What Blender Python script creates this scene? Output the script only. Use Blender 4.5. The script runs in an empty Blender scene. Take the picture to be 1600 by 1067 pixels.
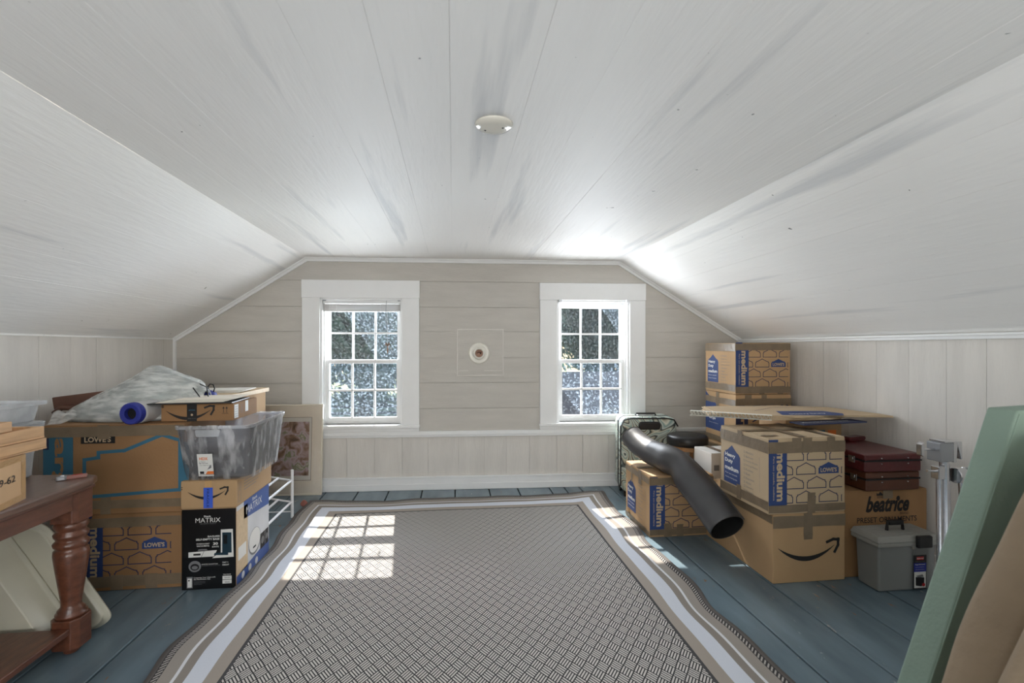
import bpy, bmesh, math, random
from mathutils import Vector, Matrix, noise
random.seed(7)
C = bpy.context.scene.collection
SC = bpy.context.scene
PI = math.pi
# ---------------------------------------------------------------- camera, sky, sun, exposure
F_PX = 755.0; CAM_Z = 1.27; YAW = math.atan(92 / 755)
cd = bpy.data.cameras.new('camera'); cam = bpy.data.objects.new('camera', cd); C.objects.link(cam)
cam.location = (0, 0, CAM_Z); cam.rotation_euler = (PI / 2, 0, -YAW)
cd.sensor_width = 36; cd.lens = 36 * F_PX / 1600; cd.shift_y = 8.5 / 1600; cd.clip_start = 0.02; cd.clip_end = 400
SC.camera = cam
cd.dof.use_dof = True; cd.dof.focus_distance = 3.1; cd.dof.aperture_fstop = 3.2
SC.view_settings.view_transform = 'Standard'; SC.view_settings.look = 'None'
SC.view_settings.gamma = 1; SC.view_settings.use_curve_mapping = False
SC.view_settings.exposure = 0.92
try:
    SC.cycles.transparent_max_bounces = 20; SC.cycles.max_bounces = 10; SC.cycles.diffuse_bounces = 6
    SC.cycles.use_denoising = True; SC.cycles.sample_clamp_indirect = 6
except Exception: pass
SUN_TRAVEL = Vector((0.104, -1.10, -1.0)).normalized()
w = bpy.data.worlds.new('sky'); SC.world = w; w.use_nodes = True
nt = w.node_tree; bg = nt.nodes['Background']
sky = nt.nodes.new('ShaderNodeTexSky'); sky.sky_type = 'NISHITA'; sky.sun_disc = False
sky.sun_elevation = math.radians(42); sky.sun_rotation = math.radians(-5)
nt.links.new(sky.outputs[0], bg.inputs[0]); bg.inputs[1].default_value = 0.15
sd = bpy.data.lights.new('sun', 'SUN'); sun = bpy.data.objects.new('sun', sd); C.objects.link(sun)
sd.energy = 14.0; sd.angle = math.radians(0.6); sd.color = (1, .89, .76)
sun.rotation_euler = SUN_TRAVEL.to_track_quat('-Z', 'Y').to_euler(); sun.location = (0, 12, 14)
def area(name, loc, direction, sx, sy, watts, col, portal=False):
    d = bpy.data.lights.new(name, 'AREA'); d.shape = 'RECTANGLE'; d.size = sx; d.size_y = sy; d.energy = watts; d.color = col
    if portal: d.cycles.is_portal = True
    o = bpy.data.objects.new(name, d); C.objects.link(o); o.location = loc
    o.rotation_euler = Vector(direction).to_track_quat('-Z', 'Z').to_euler(); return o
# fill lamps added behind the photographer, set in assumed rear openings
area('fill_rear_right', (0.75, -2.28, 1.15), (0, 1, 1.1), 0.9, 1.2, 31, (1, .985, .96))
area('fill_rear_left', (-0.75, -2.28, 1.15), (0, 1, 1.1), 0.9, 1.2, 31, (1, .985, .96))
# sky light entering at the two windows in view
area('skylight_window_1', (-0.79, 4.50, 1.12), (0.0, -1, .03), 0.66, 1.05, 20, (.90, .95, 1))
area('skylight_window_2', (1.30, 4.39, 1.12), (0.0, -1, .03), 0.66, 1.05, 20, (.90, .95, 1))

# ---------------------------------------------------------------- materials
def srgb(r, g, b):
    f = lambda c: (c / 255 / 12.92) if c <= 10.3 else ((c / 255 + .055) / 1.055) ** 2.4
    return (f(r), f(g), f(b), 1)
M = {}
def mat(name, col, rough=.6, metal=0, var=0.0, vscale=6, bump=0.0, bscale=40, stretch=None, spec=None, coat=0, alpha=1, trans=0):
    m = bpy.data.materials.new(name); m.use_nodes = True; n = m.node_tree; b = n.nodes['Principled BSDF']
    c = srgb(*col); b.inputs['Base Color'].default_value = c; b.inputs['Roughness'].default_value = rough
    b.inputs['Metallic'].default_value = metal
    if spec is not None: b.inputs['Specular IOR Level'].default_value = spec
    if coat: b.inputs['Coat Weight'].default_value = coat; b.inputs['Coat Roughness'].default_value = .15
    if alpha < 1: b.inputs['Alpha'].default_value = alpha
    if trans: b.inputs['Transmission Weight'].default_value = trans
    if var or bump:
        tc = n.nodes.new('ShaderNodeTexCoord'); mp = n.nodes.new('ShaderNodeMapping'); n.links.new(tc.outputs['Object'], mp.inputs[0])
        oi = n.nodes.new('ShaderNodeObjectInfo'); ml = n.nodes.new('ShaderNodeMath'); ml.operation = 'MULTIPLY'; ml.inputs[1].default_value = 37
        n.links.new(oi.outputs['Random'], ml.inputs[0]); cx = n.nodes.new('ShaderNodeCombineXYZ')
        for i in range(3): n.links.new(ml.outputs[0], cx.inputs[i])
        n.links.new(cx.outputs[0], mp.inputs[1])
        if stretch: mp.inputs[3].default_value = stretch
    if var:
        nz = n.nodes.new('ShaderNodeTexNoise'); nz.inputs['Scale'].default_value = vscale; nz.inputs['Detail'].default_value = 6
        n.links.new(mp.outputs[0], nz.inputs[0])
        cr = n.nodes.new('ShaderNodeValToRGB'); n.links.new(nz.outputs[0], cr.inputs[0])
        cr.color_ramp.elements[0].position = .3; cr.color_ramp.elements[1].position = .7
        cr.color_ramp.elements[0].color = tuple(x * (1 - var) for x in c[:3]) + (1,)
        cr.color_ramp.elements[1].color = tuple(min(1, x * (1 + var)) for x in c[:3]) + (1,)
        n.links.new(cr.outputs[0], b.inputs['Base Color'])
    if bump:
        n2 = n.nodes.new('ShaderNodeTexNoise'); n2.inputs['Scale'].default_value = bscale; n2.inputs['Detail'].default_value = 5
        n.links.new(mp.outputs[0], n2.inputs[0])
        bp = n.nodes.new('ShaderNodeBump'); bp.inputs['Strength'].default_value = bump; bp.inputs['Distance'].default_value = .01
        n.links.new(n2.outputs[0], bp.inputs['Height']); n.links.new(bp.outputs[0], b.inputs['Normal'])
    M[name] = m; return m
mat('wall', (194, 190, 183), .65, var=.05, vscale=3, bump=.25, bscale=18, stretch=(1, 1, 5))
mat('wall_v', (212, 208, 202), .65, var=.06, vscale=3, bump=.25, bscale=18, stretch=(4, 4, .7))
mat('white', (232, 233, 233), .45, var=.02, bump=.1, bscale=14)
mat('ceiling', (245, 244, 242), .6, var=.015, vscale=2.2, bump=.22, bscale=14, stretch=(4, .5, 4))
mat('porcelain', (225, 222, 212), .12, coat=.5)
mat('cardboard', (178, 146, 108), .8, var=.05, vscale=5, bump=.08, bscale=120)
mat('cardboard_dark', (148, 112, 76), .85, var=.07, vscale=5, bump=.1, bscale=90)
mat('cardboard_pale', (188, 166, 136), .8, var=.05, vscale=5, bump=.08, bscale=120)
mat('tape', (122, 106, 86), .3, var=.12, vscale=14, bump=.3, bscale=30)
mat('clear_tape', (196, 158, 112), .15, bump=.4, bscale=50)
mat('blue', (42, 64, 116), .6, var=.04, vscale=20)
mat('navy', (36, 44, 78), .6)
mat('teal', (52, 104, 128), .6, var=.05, vscale=12)
mat('ink', (22, 20, 22), .6)
mat('print_white', (225, 224, 220), .6)
mat('print_grey', (120, 120, 122), .6)
mat('shark_black', (14, 14, 16), .3, coat=.3)
mat('print_blue', (70, 96, 160), .35)
mat('print_sky', (206, 208, 212), .4, var=.1, vscale=5)
mat('blue_tape', (58, 92, 200), .5)
mat('orange', (226, 118, 48), .5)
mat('red', (190, 30, 30), .5)
mat('black_plastic', (20, 20, 22), .4)
mat('black_vinyl', (54, 54, 57), .44, var=.2, vscale=7, bump=.12, bscale=22, spec=.9)
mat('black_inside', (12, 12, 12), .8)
mat('grey_plastic', (122, 123, 121), .45, bump=.05, bscale=200)
mat('grey_lid', (142, 141, 136), .45, bump=.05, bscale=200)
mat('cream_plastic', (196, 192, 174), .35, var=.07, vscale=4, bump=.05, bscale=8)
mat('dark_slot', (48, 42, 36), .8)
mat('table_wood', (100, 60, 43), .32, var=.3, vscale=9, bump=.12, bscale=30, stretch=(6, 1, 6), coat=.25)
mat('table_top', (104, 76, 62), .3, var=.2, vscale=8, bump=.1, bscale=30, stretch=(7, 1, 7), coat=.2)
mat('carved_wood', (96, 60, 44), .5, var=.3, vscale=10, bump=.3, bscale=30)
mat('light_wood', (196, 152, 108), .6, var=.18, vscale=6, bump=.1, bscale=30, stretch=(1, 8, 8))
mat('tray_wood', (200, 160, 118), .6, var=.2, vscale=6, bump=.1, bscale=30, stretch=(9, .8, 9))
mat('pale_board', (208, 184, 150), .6, var=.08, vscale=6, stretch=(1, 8, 8))
mat('chrome', (205, 205, 208), .16, metal=1)
mat('white_metal', (228, 230, 234), .35)
mat('maroon', (82, 24, 27), .35, var=.15, vscale=10, bump=.1, bscale=80, coat=.15)
mat('brown_leather', (84, 46, 29), .4, var=.15, vscale=10, bump=.1, bscale=80, coat=.1)
mat('mint', (126, 146, 133), .7, var=.04, vscale=8, bump=.1, bscale=90)
mat('tan_fabric', (140, 122, 100), .85, var=.08, vscale=12, bump=.3, bscale=25)
mat('frame_silver', (222, 214, 198), .35)
mat('mat_board', (236, 228, 214), .8)
mat('blue_foam', (38, 48, 140), .6, bump=.1, bscale=60)
mat('paper', (226, 224, 216), .7)
mat('rust', (150, 96, 84), .6)
mat('aluminium', (150, 152, 156), .4, metal=.6)
mat('blind', (206, 204, 202), .6)
mat('ornament', (110, 82, 60), .7)
mat('fence', (34, 30, 30), .7)
mat('bark', (58, 50, 44), .9, bump=.5, bscale=14)
mat('meadow', (150, 165, 110), .95, var=.25, vscale=.6)
mat('seam', (22, 22, 22), .95)
mat('sill_metal', (228, 230, 232), .5)
def leafmat(name, c):
    m = mat(name, c, .7, var=.3, vscale=2); b = m.node_tree.nodes['Principled BSDF']
    tr = m.node_tree.nodes.new('ShaderNodeBsdfTranslucent'); tr.inputs[0].default_value = srgb(*[min(255, int(x * 1.2)) for x in c])
    mx = m.node_tree.nodes.new('ShaderNodeMixShader'); mx.inputs[0].default_value = .35
    out = [x for x in m.node_tree.nodes if x.type == 'OUTPUT_MATERIAL'][0]
    m.node_tree.links.new(b.outputs[0], mx.inputs[1]); m.node_tree.links.new(tr.outputs[0], mx.inputs[2]); m.node_tree.links.new(mx.outputs[0], out.inputs[0])
leafmat('leaf_a', (62, 86, 76)); leafmat('leaf_b', (80, 98, 68)); leafmat('leaf_c', (54, 78, 76))

def nodes_of(name):
    m = bpy.data.materials.new(name); m.use_nodes = True; M[name] = m
    n = m.node_tree; out = [x for x in n.nodes if x.type == 'OUTPUT_MATERIAL'][0]; return m, n, n.nodes['Principled BSDF'], out
def glassmat(name, dirt, tint=(1, 1, 1), scale=30, dirtcol=(.75, .8, .85), thin=.04, stretch=None, lo=.5, hi=.75, gloss=.05):
    """thin clear sheet: transparent, a little gloss, specks of pale dust or film"""
    m, n, b, out = nodes_of(name); n.nodes.remove(b)
    tr = n.nodes.new('ShaderNodeBsdfTransparent'); tr.inputs[0].default_value = tint + (1,)
    gl = n.nodes.new('ShaderNodeBsdfGlossy'); gl.inputs['Roughness'].default_value = gloss
    df = n.nodes.new('ShaderNodeBsdfDiffuse'); df.inputs[0].default_value = dirtcol + (1,)
    tl = n.nodes.new('ShaderNodeBsdfTranslucent'); tl.inputs[0].default_value = dirtcol + (1,)
    d2 = n.nodes.new('ShaderNodeMixShader'); d2.inputs[0].default_value = .5; n.links.new(df.outputs[0], d2.inputs[1]); n.links.new(tl.outputs[0], d2.inputs[2])
    fr = n.nodes.new('ShaderNodeFresnel'); fr.inputs[0].default_value = 1.45
    m1 = n.nodes.new('ShaderNodeMixShader'); n.links.new(fr.outputs[0], m1.inputs[0]); n.links.new(tr.outputs[0], m1.inputs[1]); n.links.new(gl.outputs[0], m1.inputs[2])
    tc = n.nodes.new('ShaderNodeTexCoord'); mp = n.nodes.new('ShaderNodeMapping'); n.links.new(tc.outputs['Object'], mp.inputs[0])
    if stretch: mp.inputs[3].default_value = stretch
    nz = n.nodes.new('ShaderNodeTexNoise'); nz.inputs['Scale'].default_value = scale; nz.inputs['Detail'].default_value = 8; n.links.new(mp.outputs[0], nz.inputs[0])
    mr = n.nodes.new('ShaderNodeMapRange'); mr.inputs[1].default_value = lo; mr.inputs[2].default_value = hi; mr.inputs[3].default_value = thin; mr.inputs[4].default_value = dirt
    n.links.new(nz.outputs[0], mr.inputs[0])
    m2 = n.nodes.new('ShaderNodeMixShader'); n.links.new(mr.outputs[0], m2.inputs[0]); n.links.new(m1.outputs[0], m2.inputs[1]); n.links.new(d2.outputs[0], m2.inputs[2])
    n.links.new(m2.outputs[0], out.inputs[0])
    bp = n.nodes.new('ShaderNodeBump'); bp.inputs['Strength'].default_value = .3 if gloss > .06 else .03; n.links.new(nz.outputs[0], bp.inputs['Height']); n.links.new(bp.outputs[0], gl.inputs['Normal'])
glassmat('glass', .12, (.92, .95, .98), scale=55, dirtcol=(.5, .6, .7), thin=.014)
glassmat('clear_plastic', .6, (.95, .96, .97), scale=6, dirtcol=(.9, .92, .94), thin=.36, gloss=.12)
glassmat('tote_plastic', .3, (.78, .78, .80), scale=6, dirtcol=(.6, .6, .62), thin=.10, gloss=.1)
glassmat('wrap', .75, (.93, .93, .94), scale=7, dirtcol=(.82, .82, .83), thin=.16, stretch=(3, 3, .8), gloss=.12, lo=.46, hi=.66)
glassmat('bag_film', .95, (.9, .92, .92), scale=6, dirtcol=(.93, .93, .91), thin=.34, stretch=(1.2, 3, 6), gloss=.15, lo=.42, hi=.62)
glassmat('picture_glass', .02, (1, 1, 1), thin=.0)

def floormat():
    m, n, b, out = nodes_of('floor_paint'); L = n.links.new
    tc = n.nodes.new('ShaderNodeTexCoord'); mp = n.nodes.new('ShaderNodeMapping'); L(tc.outputs['Object'], mp.inputs[0]); mp.inputs[3].default_value = (3, .7, 1)
    nz = n.nodes.new('ShaderNodeTexNoise'); nz.inputs['Scale'].default_value = 1.6; nz.inputs['Detail'].default_value = 8; L(mp.outputs[0], nz.inputs[0])
    cr = n.nodes.new('ShaderNodeValToRGB'); L(nz.outputs[0], cr.inputs[0]); e = cr.color_ramp.elements
    e[0].position = .3; e[0].color = srgb(86, 103, 113); e[1].position = .72; e[1].color = srgb(120, 138, 148)
    mp2 = n.nodes.new('ShaderNodeMapping'); L(tc.outputs['Object'], mp2.inputs[0]); mp2.inputs[3].default_value = (16, 6, 1)
    n2 = n.nodes.new('ShaderNodeTexNoise'); n2.inputs['Scale'].default_value = 1.3; n2.inputs['Detail'].default_value = 10; n2.inputs['Roughness'].default_value = .65; L(mp2.outputs[0], n2.inputs[0])
    c2 = n.nodes.new('ShaderNodeValToRGB'); L(n2.outputs[0], c2.inputs[0]); c2.color_ramp.elements[0].position = .635; c2.color_ramp.elements[1].position = .68
    n3 = n.nodes.new('ShaderNodeTexNoise'); n3.inputs['Scale'].default_value = 2.2; L(tc.outputs['Object'], n3.inputs[0])
    c3 = n.nodes.new('ShaderNodeValToRGB'); L(n3.outputs[0], c3.inputs[0]); c3.color_ramp.elements[0].position = .45; c3.color_ramp.elements[1].position = .55
    c3.color_ramp.elements[0].color = srgb(134, 102, 74); c3.color_ramp.elements[1].color = srgb(160, 170, 172)
    mx = n.nodes.new('ShaderNodeMixRGB'); L(c2.outputs[0], mx.inputs[0]); L(cr.outputs[0], mx.inputs[1]); L(c3.outputs[0], mx.inputs[2])
    L(mx.outputs[0], b.inputs['Base Color']); b.inputs['Roughness'].default_value = .27
    bp = n.nodes.new('ShaderNodeBump'); bp.inputs['Strength'].default_value = .2; bp.inputs['Distance'].default_value = .006; L(nz.outputs[0], bp.inputs['Height']); L(bp.outputs[0], b.inputs['Normal'])
floormat()

RUG_W, RUG_L = 2.44, 3.05
def rugmat():
    m, n, b, out = nodes_of('rug'); L = n.links.new
    def math_(op, a, bb=None, c=None):
        x = n.nodes.new('ShaderNodeMath'); x.operation = op
        for i, v in enumerate((a, bb, c)):
            if v is None: continue
            if isinstance(v, (int, float)): x.inputs[i].default_value = v
            else: L(v, x.inputs[i])
        return x.outputs[0]
    uv = n.nodes.new('ShaderNodeUVMap'); sp = n.nodes.new('ShaderNodeSeparateXYZ'); L(uv.outputs[0], sp.inputs[0])
    X, Y = sp.outputs[0], sp.outputs[1]         # metres on the woven surface
    dx = math_('MINIMUM', X, math_('SUBTRACT', RUG_W, X)); dy = math_('MINIMUM', Y, math_('SUBTRACT', RUG_L, Y))
    d = math_('MINIMUM', dx, dy)
    fr = math_('DIVIDE', d, .30)
    cr = n.nodes.new('ShaderNodeValToRGB'); L(fr, cr.inputs[0]); cr.color_ramp.interpolation = 'CONSTANT'
    stops = [(0, (96, 90, 87)), (.07, (46, 44, 46)), (.16, (150, 142, 134)), (.33, (214, 214, 218)), (.375, (136, 128, 120)), (.50, (206, 210, 220)), (.75, (158, 148, 138)), (.935, (62, 60, 62)), (.985, (150, 146, 142))]
    els = cr.color_ramp.elements
    while len(els) < len(stops): els.new(.5)
    for e, (p, c) in zip(els, stops): e.position = p; e.color = srgb(*c)
    # woven basket bundles
    px = math_('DIVIDE', X, .0565); py = math_('DIVIDE', Y, .0775)
    q1 = math_('ADD', px, py); q2 = math_('ADD', math_('SUBTRACT', px, py), 100)
    par = math_('MODULO', math_('ADD', math_('FLOOR', q1), math_('FLOOR', q2)), 2)
    f1 = math_('FRACT', q1); f2 = math_('FRACT', q2)
    par = math_('GREATER_THAN', par, .5)
    def mixv(f, a, bb): return math_('ADD', math_('MULTIPLY', f, bb), math_('MULTIPLY', math_('SUBTRACT', 1, f), a))
    st = math_('FRACT', math_('MULTIPLY', mixv(par, f1, f2), 4.0))
    line = math_('LESS_THAN', math_('ABSOLUTE', math_('SUBTRACT', st, .5)), .29)
    al = mixv(par, f2, f1)
    edge = math_('LESS_THAN', math_('ABSOLUTE', math_('SUBTRACT', al, .5)), .44)
    on = math_('MULTIPLY', line, edge)
    mc = n.nodes.new('ShaderNodeMixRGB'); L(on, mc.inputs[0]); mc.inputs[1].default_value = srgb(28, 27, 30); mc.inputs[2].default_value = srgb(196, 191, 186)
    inner = math_('GREATER_THAN', fr, .985)
    # dashes in the dark stripe
    dash = math_('GREATER_THAN', math_('FRACT', math_('DIVIDE', math_('ADD', X, Y), .019)), .55)
    instripe = math_('MULTIPLY', math_('GREATER_THAN', fr, .085), math_('LESS_THAN', fr, .15))
    md = n.nodes.new('ShaderNodeMixRGB'); L(math_('MULTIPLY', dash, instripe), md.inputs[0]); L(cr.outputs[0], md.inputs[1]); md.inputs[2].default_value = srgb(170, 164, 158)
    # fine weave on the border
    wv = math_('FRACT', math_('DIVIDE', math_('ADD', X, math_('MULTIPLY', Y, 2)), .011)); wv2 = math_('MULTIPLY', math_('GREATER_THAN', wv, .6), .16)
    mw = n.nodes.new('ShaderNodeMixRGB'); L(wv2, mw.inputs[0]); L(md.outputs[0], mw.inputs[1]); mw.inputs[2].default_value = srgb(70, 66, 64)
    mf = n.nodes.new('ShaderNodeMixRGB'); L(inner, mf.inputs[0]); L(mw.outputs[0], mf.inputs[1]); L(mc.outputs[0], mf.inputs[2])
    L(mf.outputs[0], b.inputs['Base Color']); b.inputs['Roughness'].default_value = .9
    bp = n.nodes.new('ShaderNodeBump'); bp.inputs['Strength'].default_value = .4; bp.inputs['Distance'].default_value = .003; L(on, bp.inputs['Height']); L(bp.outputs[0], b.inputs['Normal'])
rugmat()
def swirlmat():
    m, n, b, out = nodes_of('swirl'); L = n.links.new
    tc = n.nodes.new('ShaderNodeTexCoord'); nz = n.nodes.new('ShaderNodeTexNoise'); nz.inputs['Scale'].default_value = 2.6; nz.inputs['Detail'].default_value = 1.0; nz.inputs['Distortion'].default_value = 1.6
    L(tc.outputs['Object'], nz.inputs[0]); ml = n.nodes.new('ShaderNodeMath'); ml.operation = 'MULTIPLY'; ml.inputs[1].default_value = 13; L(nz.outputs[0], ml.inputs[0])
    fr = n.nodes.new('ShaderNodeMath'); fr.operation = 'FRACT'; L(ml.outputs[0], fr.inputs[0])
    cr = n.nodes.new('ShaderNodeValToRGB'); L(fr.outputs[0], cr.inputs[0]); els = cr.color_ramp.elements
    st = [(0, (40, 50, 54)), (.12, (86, 104, 106)), (.2, (206, 214, 206)), (.55, (130, 160, 158)), (.7, (220, 222, 208)), (.93, (150, 150, 132)), (1, (30, 36, 40))]
    while len(els) < len(st): els.new(.5)
    for e, (p, c) in zip(els, st): e.position = p; e.color = srgb(*c)
    L(cr.outputs[0], b.inputs['Base Color']); b.inputs['Roughness'].default_value = .35
swirlmat()
def rockmat():
    m, n, b, out = nodes_of('landscape_print'); L = n.links.new
    tc = n.nodes.new('ShaderNodeTexCoord'); mp = n.nodes.new('ShaderNodeMapping'); L(tc.outputs['Object'], mp.inputs[0])
    nz = n.nodes.new('ShaderNodeTexNoise'); nz.inputs['Scale'].default_value = 11; nz.inputs['Detail'].default_value = 9; nz.inputs['Distortion'].default_value = 1; L(mp.outputs[0], nz.inputs[0])
    cr = n.nodes.new('ShaderNodeValToRGB'); L(nz.outputs[0], cr.inputs[0]); els = cr.color_ramp.elements
    st = [(.28, (80, 64, 54)), (.40, (150, 122, 102)), (.48, (184, 162, 158)), (.55, (206, 190, 198)), (.61, (136, 146, 104)), (.72, (228, 216, 210))]
    while len(els) < len(st): els.new(.5)
    for e, (p, c) in zip(els, st): e.position = p; e.color = srgb(*c)
    L(cr.outputs[0], b.inputs['Base Color']); b.inputs['Roughness'].default_value = .7
rockmat()
def streakceil():
    """brushed grey-white paint with thin coats over the joints"""
    m = M['ceiling']; n = m.node_tree; L = n.links.new; b = n.nodes['Principled BSDF']
    src = b.inputs['Base Color'].links[0].from_socket
    g = n.nodes.new('ShaderNodeNewGeometry'); mp = n.nodes.new('ShaderNodeMapping'); L(g.outputs['Position'], mp.inputs[0]); mp.inputs[3].default_value = (9, .55, 9)
    nz = n.nodes.new('ShaderNodeTexNoise'); nz.inputs['Scale'].default_value = .8; nz.inputs['Detail'].default_value = 5; L(mp.outputs[0], nz.inputs[0])
    cr = n.nodes.new('ShaderNodeValToRGB'); L(nz.outputs[0], cr.inputs[0]); cr.color_ramp.elements[0].position = .60; cr.color_ramp.elements[1].position = .70
    cr.color_ramp.elements[0].color = (0, 0, 0, 1); cr.color_ramp.elements[1].color = (.7, .7, .7, 1)
    mx = n.nodes.new('ShaderNodeMixRGB'); L(cr.outputs[0], mx.inputs[0]); L(src, mx.inputs[1]); mx.inputs[2].default_value = srgb(206, 208, 210)
    sp = n.nodes.new('ShaderNodeTexNoise'); sp.inputs['Scale'].default_value = 26; sp.inputs['Detail'].default_value = 2; L(g.outputs['Position'], sp.inputs[0])
    c2 = n.nodes.new('ShaderNodeValToRGB'); L(sp.outputs[0], c2.inputs[0]); c2.color_ramp.elements[0].position = .775; c2.color_ramp.elements[1].position = .80
    m2 = n.nodes.new('ShaderNodeMixRGB'); L(c2.outputs[0], m2.inputs[0]); L(mx.outputs[0], m2.inputs[1]); m2.inputs[2].default_value = srgb(130, 130, 130)
    L(m2.outputs[0], b.inputs['Base Color'])
streakceil()

# ---------------------------------------------------------------- mesh builder
class MB:
    def __init__(s): s.v = []; s.f = []; s.m = []; s.uv = None
    def add(s, vs, fs, mi=0):
        k = len(s.v); s.v += [tuple(x) for x in vs]; s.f += [tuple(i + k for i in f) for f in fs]; s.m += [mi] * len(fs); return s
    def box(s, x0, y0, z0, x1, y1, z1, mi=0, X=None):
        vs = [Vector(p) for p in ((x0, y0, z0), (x1, y0, z0), (x1, y1, z0), (x0, y1, z0), (x0, y0, z1), (x1, y0, z1), (x1, y1, z1), (x0, y1, z1))]
        if X is not None: vs = [X @ p for p in vs]
        return s.add(vs, [(0, 3, 2, 1), (4, 5, 6, 7), (0, 1, 5, 4), (1, 2, 6, 5), (2, 3, 7, 6), (3, 0, 4, 7)], mi)
    def prism(s, pts, a, b, axis='z', mi=0, X=None):
        """polygon pts (2D, counter-clockwise) extruded from a to b along axis"""
        mk = {'z': lambda p, t: Vector((p[0], p[1], t)), 'y': lambda p, t: Vector((p[0], t, p[1])), 'x': lambda p, t: Vector((t, p[0], p[1]))}[axis]
        n = len(pts); vs = [mk(p, a) for p in pts] + [mk(p, b) for p in pts]
        if X is not None: vs = [X @ p for p in vs]
        return s.add(vs, [tuple(range(n - 1, -1, -1)), tuple(range(n, 2 * n))] + [(i, (i + 1) % n, n + (i + 1) % n, n + i) for i in range(n)], mi)
    def tube(s, path, r, n=10, mi=0, cap=True, sq=1):
        path = [Vector(p) for p in path]; k = len(s.v); up = None
        for i, p in enumerate(path):
            t = (path[min(i + 1, len(path) - 1)] - path[max(i - 1, 0)]).normalized()
            if up is None: up = t.orthogonal().normalized()
            up = (up - t * up.dot(t)).normalized(); sd_ = t.cross(up)
            rr = r[i] if isinstance(r, (list, tuple)) else r
            for j in range(n):
                a = 2 * PI * j / n; s.v.append(tuple(p + up * math.cos(a) * rr + sd_ * math.sin(a) * rr * sq))
        for i in range(len(path) - 1):
            for j in range(n):
                s.f.append((k + i * n + j, k + i * n + (j + 1) % n, k + (i + 1) * n + (j + 1) % n, k + (i + 1) * n + j)); s.m.append(mi)
        if cap:
            s.f.append(tuple(k + j for j in range(n - 1, -1, -1))); s.m.append(mi)
            e = k + (len(path) - 1) * n; s.f.append(tuple(e + j for j in range(n))); s.m.append(mi)
        return s
    def lathe(s, prof, n=24, mi=0, X=None, sx=1, sy=1):
        k = len(s.v); X = X or Matrix()
        for r, z in prof:
            for j in range(n):
                a = 2 * PI * j / n; s.v.append(tuple(X @ Vector((r * math.cos(a) * sx, r * math.sin(a) * sy, z))))
        for i in range(len(prof) - 1):
            for j in range(n):
                s.f.append((k + i * n + j, k + i * n + (j + 1) % n, k + (i + 1) * n + (j + 1) % n, k + (i + 1) * n + j)); s.m.append(mi)
        s.f.append(tuple(k + j for j in range(n - 1, -1, -1))); s.m.append(mi)
        e = k + (len(prof) - 1) * n; s.f.append(tuple(e + j for j in range(n))); s.m.append(mi); return s
    def grid(s, nu, nv, fn, mi=0, closeu=False):
        k = len(s.v)
        for j in range(nv):
            for i in range(nu): s.v.append(tuple(fn(i / (nu if closeu else nu - 1), j / (nv - 1))))
        for j in range(nv - 1):
            for i in range(nu if closeu else nu - 1):
                a = k + j * nu + i; b_ = k + j * nu + (i + 1) % nu; s.f.append((a, b_, b_ + nu, a + nu)); s.m.append(mi)
        return s
    def build(s, name, mats, parent=None, bevel=0, smooth=False, seg=2, loc=None, mw=None, fix=True):
        me = bpy.data.meshes.new(name); me.from_pydata(s.v, [], s.f)
        for m_ in (mats if isinstance(mats, (list, tuple)) else [mats]): me.materials.append(M[m_])
        me.polygons.foreach_set('material_index', s.m)
        if fix or bevel:
            bm = bmesh.new(); bm.from_mesh(me)
            if fix: bmesh.ops.recalc_face_normals(bm, faces=bm.faces)
            if bevel:
                es = [e for e in bm.edges if len(e.link_faces) == 2 and e.calc_face_angle(0) > .6]
                bmesh.ops.bevel(bm, geom=es, offset=bevel, segments=seg, profile=.5, affect='EDGES', clamp_overlap=True)
            bm.to_mesh(me); bm.free()
        if smooth: me.polygons.foreach_set('use_smooth', [True] * len(me.polygons))
        o = bpy.data.objects.new(name, me); C.objects.link(o)
        if parent: o.parent = parent
        if loc: o.location = loc
        if mw is not None: o.matrix_world = mw
        return o
def thing(name, label, cat, loc=(0, 0, 0), rz=0, group=None):
    o = bpy.data.objects.new(name, None); C.objects.link(o); o.location = loc; o.rotation_euler = (0, 0, rz); o.empty_display_size = .1
    o['label'] = label; o['category'] = cat
    if group: o['group'] = group
    return o
def tag(o, label, cat, group=None):
    o['label'] = label; o['category'] = cat
    if group: o['group'] = group
    return o
def struct(o): o['kind'] = 'structure'; return o
def sempty(name, loc=(0, 0, 0)):
    o = bpy.data.objects.new(name, None); C.objects.link(o); o.location = loc; o['kind'] = 'structure'; return o
def clip_poly(poly, clip):
    """poly clipped to convex counter-clockwise polygon"""
    out = poly
    for i in range(len(clip)):
        ax, ay = clip[i]; bx, by = clip[(i + 1) % len(clip)]; src = out; out = []
        if not src: return []
        ins = lambda p: (bx - ax) * (p[1] - ay) - (by - ay) * (p[0] - ax) >= -1e-9
        for j in range(len(src)):
            p, q = src[j - 1], src[j]
            if ins(p) != ins(q):
                d1 = (bx - ax) * (p[1] - ay) - (by - ay) * (p[0] - ax); d2 = (bx - ax) * (q[1] - ay) - (by - ay) * (q[0] - ax); t = d1 / (d1 - d2)
                out.append((p[0] + (q[0] - p[0]) * t, p[1] + (q[1] - p[1]) * t))
            if ins(q): out.append(q)
    return out

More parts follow.
